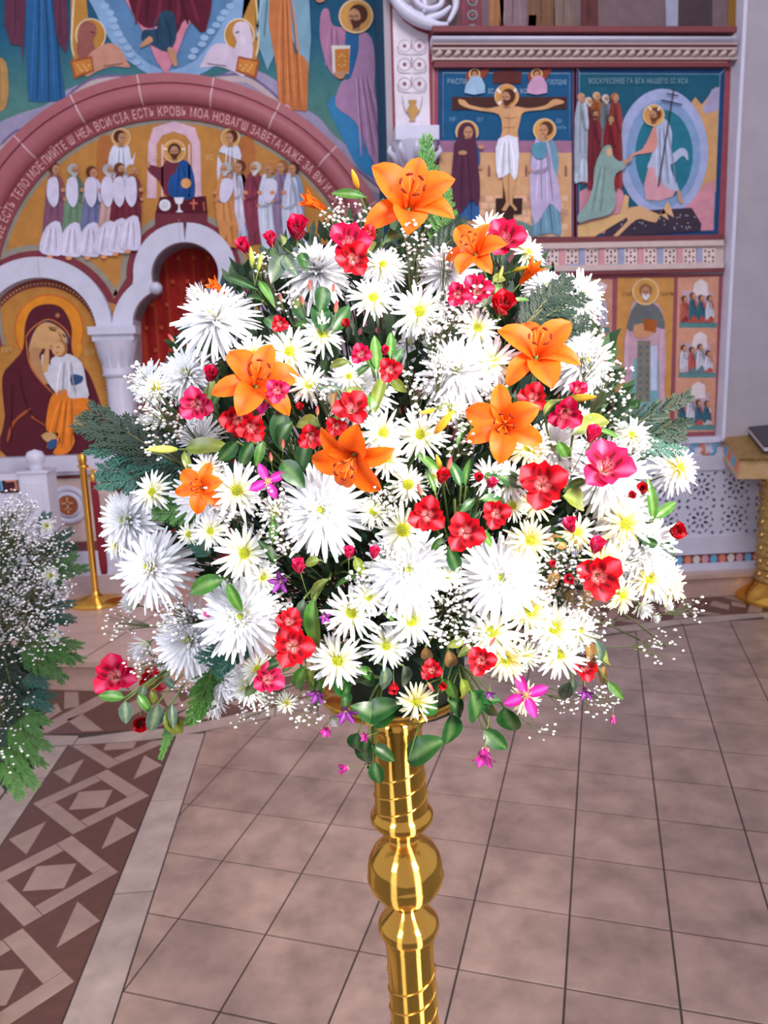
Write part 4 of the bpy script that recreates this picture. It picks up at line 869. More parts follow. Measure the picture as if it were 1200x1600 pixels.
# ------------------------------------------------------------------ lectern at right edge
lc = onZ(1216, 936, 0)
lec = empty('lectern', (lc.x, lc.y, 0), 'gilded round lectern with sloping top at the right edge', 'lectern')
mb = MB(); mb.lathe([(.001, 0), (.27, 0), (.27, .03), (.22, .07), (.17, .11), (.155, .13)], 36); mb.build('base', M['brass'], lec, smooth=True)
mb = MB(); pr = []
for k in range(9): z = .13+k*.09; pr += [(.15, z), (.163, z+.012), (.15, z+.024), (.15, z+.085)]
mb.lathe(pr, 36); mb.build('column', M['gilt'], lec, smooth=True)
for k in range(8):
    for q in range(9):
        a = PI*.7+q*PI*.15; z = .13+k*.09+.055; mb = MB(); mb.lathe([(.001, .014), (.012, .01), (.02, 0)], 7)
        o = mb.build('boss', M['gilt'], lec); o.location = (.15*math.cos(a), .15*math.sin(a), z); o.rotation_euler = (0, PI/2, a)
mb = MB(); Rz = Matrix.Rotation(math.radians(-14), 4, 'Z')
def bx(lo, hi, tilt, m, name, par, z, rot=Rz, col=(200, 200, 200)):
    mb = MB(); mb.box(lo, hi, col); o = mb.build(name, m, par); o.matrix_local = Matrix.Translation((0, 0, z)) @ rot @ Matrix.Rotation(tilt, 4, 'X'); return o
wood = mat('lectern_wood', (205, 168, 120), .45, noise=(.8, 1.15), nscale=25)
bx((-.37, -.26, -.07), (.33, .26, .06), math.radians(14), wood, 'desk_box', lec, 1.0)
bx((-.38, -.27, .06), (.34, .27, .075), math.radians(14), M['gilt'], 'desk_top', lec, 1.0)
for i in range(4):
    bx((-.375+.001*i, -.262+.1*i, -.03), (-.369, -.18+.1*i, .03), math.radians(14), M['paint'], 'mosaic_inset', lec, 1.0, col=cols[i % 2])
bk = empty('book', (lc.x+.03, lc.y, 1.082), 'dark closed book lying on the gilded lectern', 'book')
bx((-.24, -.21, .0), (.24, .21, .012), math.radians(14), M['book'], 'cover', bk, 0); bx((-.235, -.205, .012), (.235, .205, .04), math.radians(14), M['marble'], 'pages', bk, 0); bx((-.24, -.21, .04), (.24, .21, .052), math.radians(14), M['book'], 'cover', bk, 0)

# ------------------------------------------------------------------ brass candle stand
A0 = Vector((.106, 1.1, 0))
def stz(y, rpx):
    p = onY(640, y, 1.1); zc = (p-EYE).dot(FW); return (rpx*zc/F, p.z)
stand = empty('brass_stand', (.125, 1.1, 0), 'tall polished brass candle stand holding up the bouquet', 'stand')
lean = math.atan2(.122-.100, .52)*.75
stand.rotation_euler = (0, -lean, 0)
def part_prof(lst, name, n=48):
    mb = MB(); mb.lathe([(r, z) for r, z in [stz(*a) for a in lst]][::-1], n); return mb.build(name, M['brass'], stand, smooth=True)
part_prof([(1112, 38), (1120, 44), (1128, 44), (1133, 39.5), (1150, 39.5), (1188, 39.5), (1262, 41.5), (1272, 42)], 'upper_tube')
part_prof([(1260, 42), (1264, 46), (1270, 49.5), (1277, 48.5), (1283, 43), (1287, 35), (1290, 28), (1296, 25), (1306, 24), (1310, 28)], 'collar')
part_prof([(1306, 22), (1309, 29), (1314, 37), (1324, 48), (1338, 56), (1352, 58.5), (1362, 58.8), (1365, 60), (1369, 58.8), (1380, 55), (1391, 46), (1398, 35), (1402, 25), (1410, 21), (1416, 22)], 'ball')
part_prof([(1412, 21), (1417, 25), (1424, 33), (1431, 42), (1438, 47), (1445, 48), (1452, 45), (1457, 39), (1462, 37), (1466, 39), (1470, 36.5)], 'lower_collar')
z_low = stz(1468, 36)[1]; rl = stz(1468, 36)[0]
mb = MB(); mb.lathe([(rl*1.05, .12), (rl*1.03, z_low)], 48); mb.build('lower_tube', M['brass'], stand, smooth=True)
mb = MB(); mb.lathe([(.001, 0), (.17, 0), (.17, .02), (.14, .04), (.07, .07), (.05, .1), (rl*1.05, .12)], 48); mb.build('foot', M['brass'], stand, smooth=True)
def helix(z0, z1, r0, r1, turns, ph, name='spiral_ridge'):
    mb = MB(); n = int(40*turns); mb.tube([((r0+(r1-r0)*i/n)*math.cos(ph+2*PI*turns*i/n), (r0+(r1-r0)*i/n)*math.sin(ph+2*PI*turns*i/n), z0+(z1-z0)*i/n) for i in range(n+1)], .0019, 6)
    mb.build(name, M['brass'], stand, smooth=True)
ra, zA_ = stz(1262, 41.5); rb_, zB_ = stz(1190, 39.5)
for ph in (0, PI): helix(zA_, zB_, ra, rb_, 1.4, ph)
r_, z_ = stz(1510, 37)
for ph in (0, PI): helix(.2, z_, rl*1.05, rl*1.04, 7, ph)
mb = MB(); zt = stz(1112, 38)[1]
mb.lathe([(.02, zt-.005), (.035, zt+.005), (.07, zt+.018), (.105, zt+.03), (.115, zt+.045), (.112, zt+.047), (.10, zt+.036), (.001, zt+.02)], 48); mb.build('drip_pan', M['brass'], stand, smooth=True)
zf = zt+.02
# ------------------------------------------------------------------ flower meshes (unit radius, facing +Z)
def petal(mb, az, el0, el1, r0, L, W, c0, c1, n=4, tip=.25, cup=.12, z0=0., base=.25, twist=0., cm=None, ruffle=0., wide=.6):
    vs = []; cs = []; r = r0; z = z0; ca, sa = math.cos(az), math.sin(az)
    for i in range(n+1):
        t = i/n; el = el0+(el1-el0)*t
        if i: r += math.cos(el)*L/n; z += math.sin(el)*L/n
        w = W*(base+(1-base)*math.sin(min(1, t/wide)*PI/2)) if t < wide else W*(tip+(1-tip)*math.cos((t-wide)/(1-wide)*PI/2)**.7)
        nx, nz = -math.sin(el), math.cos(el)
        cc = mixc(c0, c1, min(1, t*1.6))
        for j, s in enumerate((-1, 0, 1)):
            up = abs(s)*cup*w*2+(ruffle*math.sin(t*9+az*3)*s)*W
            rr = r+nx*up; zz = z+nz*up; tx = s*w*.5; a2 = twist*t
            vs.append((rr*ca-tx*sa*math.cos(a2), rr*sa+tx*ca*math.cos(a2), zz+tx*math.sin(a2)))
            cs.append(cm if (cm and s == 0 and i < n) else cc)
    fs = []
    for i in range(n):
        for j in range(2): a = i*3+j; fs.append((a, a+1, a+4, a+3))
    mb.add(vs, fs, cs)
def dome(mb, R, h, col, z=0, n=12, m=4, col2=None):
    for i in range(m):
        pass
    prof = [(R*math.cos(PI/2*i/m), h*math.sin(PI/2*i/m)+z) for i in range(m)]+[(.001, h+z)]
    s = len(mb.v); mb.lathe(prof, n, col)
    if col2:
        for k in range(s+2*n, len(mb.v)): mb.c[k] = lin(col2)
def stem_mesh(L=2.2, r=.035, col=(92, 120, 60)):
    mb = MB(); mb.tube([(0, 0, 0), (.03, .02, -L*.4), (-.02, .05, -L)], [r*1.3, r, r], 5, col); return mb.mesh('stem', M['leaf'], True)
WH = (246, 246, 250)
def big_mum(seed):
    r = random.Random(seed); mb = MB()
    for n, e0, e1, L, W, z in ((10, 88, 70, .26, .09, .30), (16, 75, 62, .40, .10, .26), (22, 58, 48, .58, .105, .2), (26, 42, 28, .76, .11, .14), (30, 26, 8, .90, .125, .08), (28, 10, -14, .98, .125, .03), (22, -8, -38, .95, .12, -.02)):
        for k in range(n):
            a = 2*PI*(k+r.uniform(-.3, .3))/n; l = L*r.uniform(.86, 1.12)
            petal(mb, a, math.radians(e0+r.uniform(-7, 7)), math.radians(e1+r.uniform(-14, 12)), .06, l, W*r.uniform(.85, 1.1), (236, 240, 205) if e0 > 50 else (244, 244, 246), WH, 4, tip=.35, cup=.22, z0=z, base=.6, twist=r.uniform(-.25, .25))
    e = MB(); dome(e, .13, .12, (222, 222, 110), .33, 10, 3, (196, 206, 80))
    for k in range(14): a = k*2.4; q = .03+.007*k; e.tube([(q*math.cos(a), q*math.sin(a), .38), (q*math.cos(a)*1.1, q*math.sin(a)*1.1, .50)], [.014, .01], 4, (214, 216, 96))
    return mb.mesh('petals', M['petal'], True), e.mesh('centre', M['petal'], True)
def spray_mum(seed, tint=0, rows=3, eye=.2, droop=0):
    r = random.Random(seed); mb = MB(); base = [(232, 232, 140), (240, 220, 90), (236, 236, 190)][tint]; wh = [WH, (252, 244, 214), (240, 244, 232)][tint]
    for n, e0, e1, L, W, z in ((13, 60, 30, .62, .13, .07), (17, 34, 8, .82, .135, .03), (18, 12, -14, .9, .13, 0.))[3-rows:]:
        for k in range(n):
            a = 2*PI*(k+r.uniform(-.35, .35))/n
            petal(mb, a, math.radians(e0+r.uniform(-8, 8)), math.radians(e1+r.uniform(-22, 14)-droop), .12, L*r.uniform(.75, 1.1), W*r.uniform(.8, 1.1), base, wh, 4, tip=.3, cup=.18, z0=z, base=.5, twist=r.uniform(-.35, .35))
    e = MB(); dome(e, eye, eye*.5, (228, 214, 60), .07, 14, 4, (178, 186, 44))
    for k in range(26): a = k*2.4; q = eye*.95*math.sqrt(k/26); zz = .07+eye*.5*math.sqrt(max(0, 1-(q/eye)**2)); e.tube([(q*math.cos(a), q*math.sin(a), zz-.01), (q*1.08*math.cos(a), q*1.08*math.sin(a), zz+.055)], [.02, .014], 4, (236, 222, 64) if k > 8 else (190, 196, 60))
    return mb.mesh('petals', M['petal'], True), e.mesh('centre', M['petal'], True)
def bud_mum(seed):                       # half closed, shaving-brush bloom seen from the side
    r = random.Random(seed); mb = MB()
    for n, e0, e1, L, W in ((10, 80, 84, 1.0, .13), (14, 66, 74, 1.1, .14), (16, 50, 60, 1.05, .14), (12, 30, 30, .9, .12)):
        for k in range(n): petal(mb, 2*PI*(k+r.uniform(-.3, .3))/n, math.radians(e0), math.radians(e1+r.uniform(-8, 8)), .08, L*r.uniform(.85, 1.1), W, (226, 232, 160), WH, 4, tip=.3, cup=.2, base=.5)
    e = MB(); dome(e, .2, -.16, (110, 140, 60), .06, 10, 3); return mb.mesh('petals', M['petal'], True), e.mesh('calyx', M['leaf'], True)
STEM = stem_mesh(); STEM_THIN = stem_mesh(3.0, .03, (110, 130, 64))
BIG = [big_mum(i) for i in range(4)]
SPR = [spray_mum(10+i) for i in range(4)]; SPY = [spray_mum(20+i, 1) for i in range(3)]; SPS = [spray_mum(30+i, 2, 2, .24, 8) for i in range(3)]
BUDM = [bud_mum(50+i) for i in range(2)]
def one_petal(m='petal', **k):
    mb = MB(); petal(mb, 0, **k); return mb
# lily
ORG = (240, 102, 14); ORG2 = (226, 78, 8)
def lily_petal(wd, e0, e1, seed, L=1.12):
    r = random.Random(seed); mb = MB(); n = 8; vs = []; cs = []; rr = .02; z = -.15
    for i in range(n+1):
        t = i/n; el = math.radians(e0+(e1-e0)*t**1.3)
        if i: rr += math.cos(el)*L/n; z += math.sin(el)*L/n
        w = wd*(.28+.72*math.sin(min(1, t/.55)*PI/2)) if t < .55 else wd*max(.04, math.cos((t-.55)/.45*PI/2)**.8)
        for j in range(5):
            s = (j-2)/2; up = abs(s)**1.5*.16*w+.03*math.sin(t*8+s*3+seed)*abs(s)
            vs.append((rr-math.sin(el)*up, s*w*.5, z+math.cos(el)*up)); cs.append(mixc(mixc((226, 84, 12), ORG, t), (246, 136, 40), .3*abs(s)) if j != 2 else ORG2)
    mb.add(vs, [(i*5+j, i*5+j+1, i*5+j+6, i*5+j+5) for i in range(n) for j in range(4)], cs)
    for k in range(9):
        t = r.uniform(.15, .5); i = int(t*n); s = r.choice((1, 3)); p = vs[i*5+s]; a = .012
        mb.add([(p[0]-a, p[1], p[2]+.012), (p[0], p[1]-a, p[2]+.012), (p[0]+a, p[1], p[2]+.012), (p[0], p[1]+a, p[2]+.012)], [(0, 1, 2, 3)], (120, 30, 16))
    return mb.mesh('petal', M['petal'], True)
LP_OPEN = [lily_petal(.68, 66, -34, 1, 1.22), lily_petal(.52, 64, -42, 2, 1.22), lily_petal(.72, 64, -22, 3, 1.22)]
LP_TRUMP = [lily_petal(.46, 84, 62, 4, 1.5), lily_petal(.38, 84, 52, 5, 1.5)]
def stamen_mesh():
    mb = MB()
    for k in range(6):
        a = k*PI/3+.3; ca, sa = math.cos(a), math.sin(a)
        mb.tube([(0, 0, 0), (.08*ca, .08*sa, .35), (.24*ca, .24*sa, .68)], .014, 5, (240, 140, 50))
        mb.tube([(.24*ca-.07*sa, .24*sa+.07*ca, .69), (.245*ca, .245*sa, .71), (.24*ca+.07*sa, .24*sa-.07*ca, .69)], [.018, .03, .018], 6, (132, 34, 18))
    mb.tube([(0, 0, 0), (0, .02, .4), (.03, .02, .78), (.03, .02, .82)], [.02, .02, .025, .045], 6, (228, 96, 30)); return mb.mesh('stamens', M['petal'], True)
STAM = stamen_mesh()
def lily_bud_mesh(cols, fat=.3):
    mb = MB(); prof = [(.02, 0), (.10, .06), (fat*.85, .45), (fat, .9), (fat*.8, 1.4), (fat*.4, 1.8), (.02, 2.0)]; n = 12; s = len(mb.v); mb.lathe(prof, n, cols[0])
    for i in range(len(prof)):
        for k in range(n):
            t = i/(len(prof)-1); c = mixc(cols[0], cols[1], t); f = 1-.12*(k % 4 == 0)
            mb.c[s+i*n+k] = lin(sh(c, f)); v = mb.v[s+i*n+k]; q = 1-.10*(k % 4 == 0); mb.v[s+i*n+k] = (v[0]*q, v[1]*q, v[2])
    return mb.mesh('bud', M['petal'], True)
LBUD = {'y': lily_bud_mesh(((216, 150, 40), (240, 190, 60))), 'g': lily_bud_mesh(((176, 190, 90), (206, 210, 110)), .26), 'o': lily_bud_mesh(((120, 140, 40), (226, 160, 40)), .26)}
# alstroemeria
def al_petal(kind, col, wd, e0, e1, seed):
    mb = MB(); n = 6; vs = []; cs = []; rr = .03; z = -.35; L = 1.25; r = random.Random(seed)
    for i in range(n+1):
        t = i/n; el = math.radians(e0+(e1-e0)*t)
        if i: rr += math.cos(el)*L/n; z += math.sin(el)*L/n
        w = wd*(.2+.8*math.sin(min(1, t/.72)*PI/2)) if t < .72 else wd*max(.1, math.cos((t-.72)/.28*PI/2)**.55)
        for j in range(5):
            s = (j-2)/2; up = abs(s)**1.6*.2*w+.02*math.sin(t*7+s*4+seed)
            vs.append((rr-math.sin(el)*up, s*w*.5, z+math.cos(el)*up))
            c = mixc(sh(col, .8), col, min(1, t*1.4))
            if kind == 'inner': c = mixc((248, 196, 190), col, max(0, min(1, (t-.2)*3))) if abs(s) < .6 else c
            elif j == 2 and t > .3: c = mixc(col, (255, 210, 225), .35)
            if j in (1, 3) and kind == 'inner' and i in (3, 4): c = (90, 10, 20)
            cs.append(c)
    mb.add(vs, [(i*5+j, i*5+j+1, i*5+j+6, i*5+j+5) for i in range(n) for j in range(4)], cs); return mb.mesh('petal', M['petal'], True)
AC_ = {'r': (196, 6, 24), 'p': (204, 6, 64), 'k': (222, 30, 88)}
ALS = {}
for key, c in AC_.items():
    ALS[key] = dict(open=[al_petal('outer', c, 1.02, 58, 14, 1), al_petal('inner', c, .68, 70, 30, 2)], cup=[al_petal('outer', c, .95, 76, 62, 3), al_petal('inner', c, .6, 80, 68, 4)])
def al_stamens():
    mb = MB()
    for k in range(6): a = k*PI/3; mb.tube([(0, 0, -.3), (.06*math.cos(a), .06*math.sin(a), .1), (.16*math.cos(a), .16*math.sin(a), .36)], .016, 4, (220, 60, 90)); mb.tube([(.16*math.cos(a), .16*math.sin(a), .34), (.17*math.cos(a), .17*math.sin(a), .42)], .03, 5, (110, 60, 50))
    return mb.mesh('stamens', M['petal'], True)
ALST = al_stamens()
# clematis
def cl_petal(e0, e1, wd, seed, c0=(150, 16, 120), c1=(196, 30, 140)):
    mb = MB(); n = 6; vs = []; cs = []; rr = .05; z = 0; L = 1.0
    for i in range(n+1):
        t = i/n; el = math.radians(e0+(e1-e0)*t)
        if i: rr += math.cos(el)*L/n; z += math.sin(el)*L/n
        w = wd*(.3+.7*math.sin(min(1, t/.5)*PI/2)) if t < .5 else wd*max(.05, math.cos((t-.5)/.5*PI/2)**.7)
        for j in range(5):
            s = (j-2)/2; up = abs(s)**1.5*.14*w+.03*math.sin(t*9+seed)*s; vs.append((rr-math.sin(el)*up, s*w*.5, z+math.cos(el)*up)); cs.append(c0 if j in (0, 4) else (mixc(c1, (240, 150, 220), .4) if j == 2 else c1))
    mb.add(vs, [(i*5+j, i*5+j+1, i*5+j+6, i*5+j+5) for i in range(n) for j in range(4)], cs); return mb.mesh('petal', M['petal'], True)
CLO = cl_petal(14, -6, .52, 1); CLB = cl_petal(78, 40, .5, 2, (150, 30, 140), (214, 50, 150)); CLP = cl_petal(72, 20, .42, 3, (84, 20, 100), (120, 40, 130)); CLK = cl_petal(84, 88, .6, 5, (180, 40, 120), (214, 90, 160))
def cl_eye():
    mb = MB()
    for k in range(22): a = k*2.4; q = .02+.011*k; mb.tube([(q*.3*math.cos(a), q*.3*math.sin(a), 0), (q*math.cos(a), q*math.sin(a), .22-.003*k)], [.012, .022], 4, (238, 214, 150))
    return mb.mesh('stamens', M['petal'], True)
CLE = cl_eye()
# leaves
def leaf_mesh(wd, bend, c0, c1, n=7, fold=.18, seed=0):
    c0 = sh(c0, .84); c1 = sh(c1, .84)
    mb = MB(); vs = []; cs = []; x = 0; z = 0
    for i in range(n+1):
        t = i/n; el = bend*(t-.15)
        if i: x += math.cos(el)/n; z -= math.sin(el)/n
        w = wd*max(.03, math.sin(PI*min(1, t**.8))**.75) if 0 < t < 1 else wd*.04
        for j in range(5):
            s = (j-2)/2; vs.append((x, s*w*.5, z+abs(s)*fold*w+.03*w*math.sin(t*10+s*2+seed))); cs.append(mixc(c0, c1, t*.7+.3*abs(s)) if j != 2 else mixc(c0, (220, 230, 160), .35))
    mb.add(vs, [(i*5+j, i*5+j+1, i*5+j+6, i*5+j+5) for i in range(n) for j in range(4)], cs); return mb.mesh('leaf', M['leaf'], True)
LEAF = {'d': [leaf_mesh(.46, .7, (30, 82, 34), (44, 108, 44), seed=1), leaf_mesh(.40, 1.0, (26, 72, 36), (50, 104, 46), seed=2)],
        'g': [leaf_mesh(.34, .8, (60, 120, 36), (84, 146, 48), seed=3), leaf_mesh(.30, .5, (66, 122, 40), (96, 150, 52), seed=4)],
        'y': [leaf_mesh(.34, .8, (112, 136, 40), (158, 168, 60), seed=5), leaf_mesh(.4, 1.1, (104, 128, 36), (170, 166, 70), seed=6)],
        'b': [leaf_mesh(.36, .9, (150, 104, 60), (190, 140, 80), seed=7)], 'm': [leaf_mesh(.42, .6, (74, 98, 84), (96, 118, 104), seed=8)]}
# ------------------------------------------------------------------ placing blooms on the bouquet
BC = (615, 705)                                  # bouquet centre as seen in the photograph; it bulges towards the viewer
def bdepth(x, y, off=0.):
    a = (x-BC[0])/470; b = (y-BC[1])/455; q = a*a+b*b
    return 1.16-.30*math.sqrt(max(0, 1-q))+off
CORE = Vector((.106, 1.13, 1.22))
def world_dir(ax, ay, P):
    v = (EYE-P).normalized(); az = math.sqrt(max(.02, 1-ax*ax-ay*ay)); r = CR-v*CR.dot(v); u = CU-v*CU.dot(v)
    return (r.normalized()*ax+u.normalized()*ay+v*az).normalized()
LAND = [('the topmost orange lily', 640, 315), ('the upper left orange lily', 398, 600), ('the upper right orange lily', 835, 555), ('the starry orange lily right of centre', 790, 660), ('the drooping central orange lily', 545, 720), ('the ruffled orange lily at left', 315, 762),
        ('the small orange lily at top right', 745, 395), ('the brass stand', 640, 1130), ('the trailing crimson cluster', 205, 1090), ('the right-hand conifer frond', 1020, 665), ('the open purple clematis', 418, 750), ('the open magenta clematis', 820, 1085), ('the three-lobed crimson bloom at right', 850, 755),
        ('the green lily bud cluster', 398, 400), ('the yellow lily bud', 548, 275), ('the horizontal green lily bud', 253, 700)]
used = {}
def say(desc, x, y, skip=None):
    c = sorted([(math.hypot(x-a, y-b), n, a, b) for n, a, b in LAND if n != skip and math.hypot(x-a, y-b) > 12])
    def direc(n, a, b):
        dx, dy = x-a, y-b; v = 'above' if dy < 0 else 'below'; h = 'left of' if dx < 0 else 'right of'
        if abs(dx) > 2.4*abs(dy): return h+' '+n
        if abs(dy) > 2.4*abs(dx): return v+' '+n
        return v+' and '+h+' '+n
    def near(d): return 'just ' if d < 75 else ('' if d < 140 else 'well ')
    cands = []
    for d, n, a, b in c[:9]: cands.append('%s, %s%s' % (desc, near(d), direc(n, a, b)))
    for pre in ('', 'taller-placed ', 'lower-placed '):
        for s in cands:
            s2 = pre+s
            if s2 not in used and len(s2.split()) <= 16: used[s2] = 1; return s2
    for k in range(2):
        for s in cands:
            s2 = s.replace(',', ' tucked in' if k == 0 else ' half hidden', 1)
            if s2 not in used: used[s2] = 1; return ' '.join(s2.split()[:16])
    return cands[0]
def place(name, cat, group, x, y, rpx, off, face, label, roll=None):
    d = bdepth(x, y, off); P = atD(x, y, d); e = empty(name, P, label, cat, group)
    if face is None: face = (max(-.75, min(.75, (x-BC[0])/560)), max(-.6, min(.8, (BC[1]-y)/620+.12)))
    n = world_dir(face[0], face[1], P); q = n.to_track_quat('Z', 'Y'); q = q @ Quaternion((0, 0, 1), roll if roll is not None else rnd.uniform(0, 6.28))
    e.rotation_mode = 'QUATERNION'; e.rotation_quaternion = q; s = rpx*d/F; e.scale = (s, s, s); return e
# big white spider mums: x, y, radius, facing, depth offset
big = [(340, 508, 62, (-.35, .78), -.03), (503, 800, 68, (-.05, .1), -.02), (637, 890, 66, (.03, .02), -.03), (783, 903, 65, (-.02, .02), -.03), (378, 963, 64, (-.1, .0), -.02), (245, 890, 58, (-.55, .15), -.03),
       (718, 588, 60, (-.1, .55), -.02), (498, 432, 56, (-.15, .8), 0), (700, 432, 46, (.1, .75), 0), (905, 568, 50, (.5, .2), 0), (945, 745, 60, (.3, .15), 0), (208, 812, 50, (-.6, .0), .01), (322, 775, 48, (-.3, 0), .0),
       (560, 612, 54, (-.1, .5), .01), (300, 1000, 55, (-.3, 0), .01), (345, 1058, 40, (-.2, -.3), .02), (898, 470, 44, (.5, .55), .03), (865, 705, 46, (0, .3), .02), (1000, 850, 54, (.5, .1), .01), (965, 800, 46, (.4, .2), .02),
       (300, 590, 46, (-.5, .4), .03), (1048, 735, 38, (.6, .3), .04), (600, 425, 34, (0, .7), .01), (850, 455, 32, (.2, .6), .02), (315, 680, 34, (-.1, -.5), .02), (640, 540, 34, (0, .4), .06), (1020, 900, 40, (.5, 0), .03), (620, 1000, 30, (0, 0), .05), (240, 600, 34, (-.6, .3), .06)]
for i, (x, y, r, f, off) in enumerate(big):
    big_ = 'large' if r > 54 else ('medium' if r > 44 else 'smaller')
    e = place('spider_chrysanthemum', 'chrysanthemum', 'white spider chrysanthemums of the bouquet', x, y, r*1.12, off, f, say(big_+' white spider chrysanthemum'+(' facing upward' if f[1] > .5 else (' facing left' if f[0] < -.5 else '')), x, y))
    a, b = BIG[i % 4]; inst('petals', a, e); inst('centre', b, e); inst('stem', STEM, e)
spr = [(745, 515, 36), (768, 567, 42, (.1, .2)), (655, 488, 44, (0, .2)), (583, 468, 38), (597, 416, 30, (0, .6)), (452, 552, 42, (0, .35)), (503, 524, 34, (.1, .4)), (482, 602, 32, (0, .1)), (370, 767, 46, (0, .05)), (598, 677, 38, (0, .1)), (656, 680, 42, (.05, .1)),
       (604, 716, 34, (0, -.1)), (637, 757, 32, (.1, 0), 's'), (583, 800, 26, (0, 0), 's'), (630, 828, 42, (0, 0), 's'), (678, 745, 16, (0, 0), 's'), (549, 957, 44, (-.05, -.1)), (575, 934, 32, (.1, .2)), (642, 970, 42, (.1, -.1)), (603, 1008, 36, (0, -.3)), (528, 1030, 46, (-.1, -.35)), (650, 1095, 32, (0, -.4), 'y'),
       (768, 987, 46, (0, -.1)), (827, 955, 44, (.1, .1), 'y'), (865, 982, 46, (.1, 0)), (873, 1022, 40, (.1, -.2)), (790, 1028, 42, (0, -.3), 'y'), (822, 1024, 24, (0, -.3), 's'), (902, 985, 34, (.4, 0)), (828, 845, 38, (0, .1), 'y'), (838, 785, 32, (0, -.2), 'y'), (900, 832, 30, (.5, 0), 'y'), (943, 880, 42, (.3, 0), 'y'),
       (975, 820, 44, (.3, .1), 'y'), (1012, 905, 32, (.4, -.1), 'y'), (1045, 915, 34, (.8, -.1), 'y'), (403, 1046, 26, (0, 0), 's'), (412, 902, 28, (-.2, 0)), (382, 865, 48, (-.05, .05)), (390, 1072, 34, (-.2, -.3)), (762, 362, 34, (-.1, .7)), (823, 397, 32, (.6, .6)), (395, 556, 34, (0, .5)), (245, 607, 30, (-.7, .3)),
       (986, 682, 32, (.3, .6)), (1060, 732, 30, (.6, .3), 'y'), (447, 1098, 18, (0, -.4), 's'), (792, 752, 34, (.3, .2)), (800, 790, 26, (.3, .1), 's'), (765, 745, 30, (0, .4)), (295, 835, 18, (-.2, 0), 's'), (545, 590, 24, (0, .4)), (705, 640, 26, (.1, -.4)), (325, 735, 30, (-.4, .4)), (970, 930, 28, (.5, -.2), 'y'), (330, 830, 30, (-.3, 0)),
       (820, 1090, 26, (.1, -.3), 'y'), (430, 800, 26, (0, 0)), (240, 770, 34, (-.5, .3)), (185, 850, 26, (-.8, 0)), (905, 660, 26, (.4, .2)), (825, 700, 36, (0, .2), 'y'), (700, 900, 24, (0, 0))]
for i, t in enumerate(spr):
    x, y, r = t[:3]; f = t[3] if len(t) > 3 else None; k = t[4] if len(t) > 4 else 'w'
    desc = {'w': 'white chrysanthemum with yellow eye', 'y': 'cream-yellow chrysanthemum with yellow heart', 's': 'small spidery pale yellow chrysanthemum'}[k]
    e = place('spray_chrysanthemum', 'chrysanthemum', 'yellow-eyed spray chrysanthemums of the bouquet', x, y, r*1.12, -.045, f, say(desc, x, y))
    a, b = {'w': SPR, 'y': SPY, 's': SPS}[k][i % 3]; inst('petals', a, e); inst('centre', b, e); inst('stem', STEM, e)
budm = [(215, 945, 26, (-.85, .3)), (232, 1005, 30, (-.7, -.6)), (265, 1028, 26, (-.2, -.9)), (310, 1035, 28, (-.3, -.8)), (318, 462, 24, (-.9, .3)), (255, 650, 26, (-.85, -.1)), (235, 662, 20, (-.9, .2)), (335, 1092, 28, (0, -.9)), (1000, 945, 22, (.5, -.6)), (1020, 962, 12, (.7, -.5)), (1038, 948, 14, (.9, 0)), (522, 1122, 12, (0, -.9)), (820, 400, 20, (.7, .6)), (905, 1000, 22, (.7, -.3)), (980, 700, 26, (.8, .2))]
for i, (x, y, r, f) in enumerate(budm):
    e = place('chrysanthemum_bud', 'chrysanthemum', 'half-open chrysanthemums of the bouquet', x, y, r, .01, f, say('half-open white chrysanthemum', x, y)); a, b = BUDM[i % 2]; inst('petals', a, e); inst('calyx', b, e); inst('stem', STEM, e)
# lilies
lil = [(638, 325, 68, (.12, .62), .4, 'large wide-open orange lily at the very top of the bouquet', 0), (400, 602, 60, (.12, .5), .1, 'open orange lily at upper left, dark red anthers', 1), (838, 556, 60, (.12, .62), .7, 'open orange lily at upper right with red anthers pointing up', 2),
       (788, 664, 56, (0, .05), .5, 'star-shaped orange lily facing the viewer right of centre', 3), (553, 712, 58, (-.35, -.5), 1.1, 'drooping orange lily at the centre of the bouquet', 4), (315, 762, 36, (-.25, .1), .3, 'small ruffled orange lily at the left side of the bouquet', 5), (742, 396, 44, (-.3, .65), .2, 'small orange lily at top right beside a crimson bloom', 6)]
for i, (x, y, r, f, roll, lab, k) in enumerate(lil):
    e = place('orange_lily', 'lily', 'open orange lilies of the bouquet', x, y, r*1.12, -.075, f, lab, roll)
    for q in range(6):
        o = inst('petal', LP_OPEN[1] if q % 2 else LP_OPEN[0 if i % 2 else 2], e); o.rotation_euler = (rnd.uniform(-.1, .1), rnd.uniform(-.3, .22), q*PI/3+rnd.uniform(-.16, .16))
    inst('stamens', STAM, e); inst('stem', STEM, e)
for x, y, r, f, lab in [(505, 325, 30, (-.85, .38), 'half-closed orange lily trumpet pointing left near the top'), (815, 440, 32, (.6, .7), 'half-closed orange lily trumpet pointing up at upper right'), (350, 458, 24, (-.7, .55), 'half-closed orange lily trumpet above the large upper left chrysanthemum')]:
    e = place('orange_lily', 'lily', 'closed orange lilies of the bouquet', x, y, r, -.05, f, lab, .3)
    for q in range(6): o = inst('petal', LP_TRUMP[q % 2], e); o.rotation_euler = (0, 0, q*PI/3)
    inst('stamens', STAM, e); inst('stem', STEM, e)
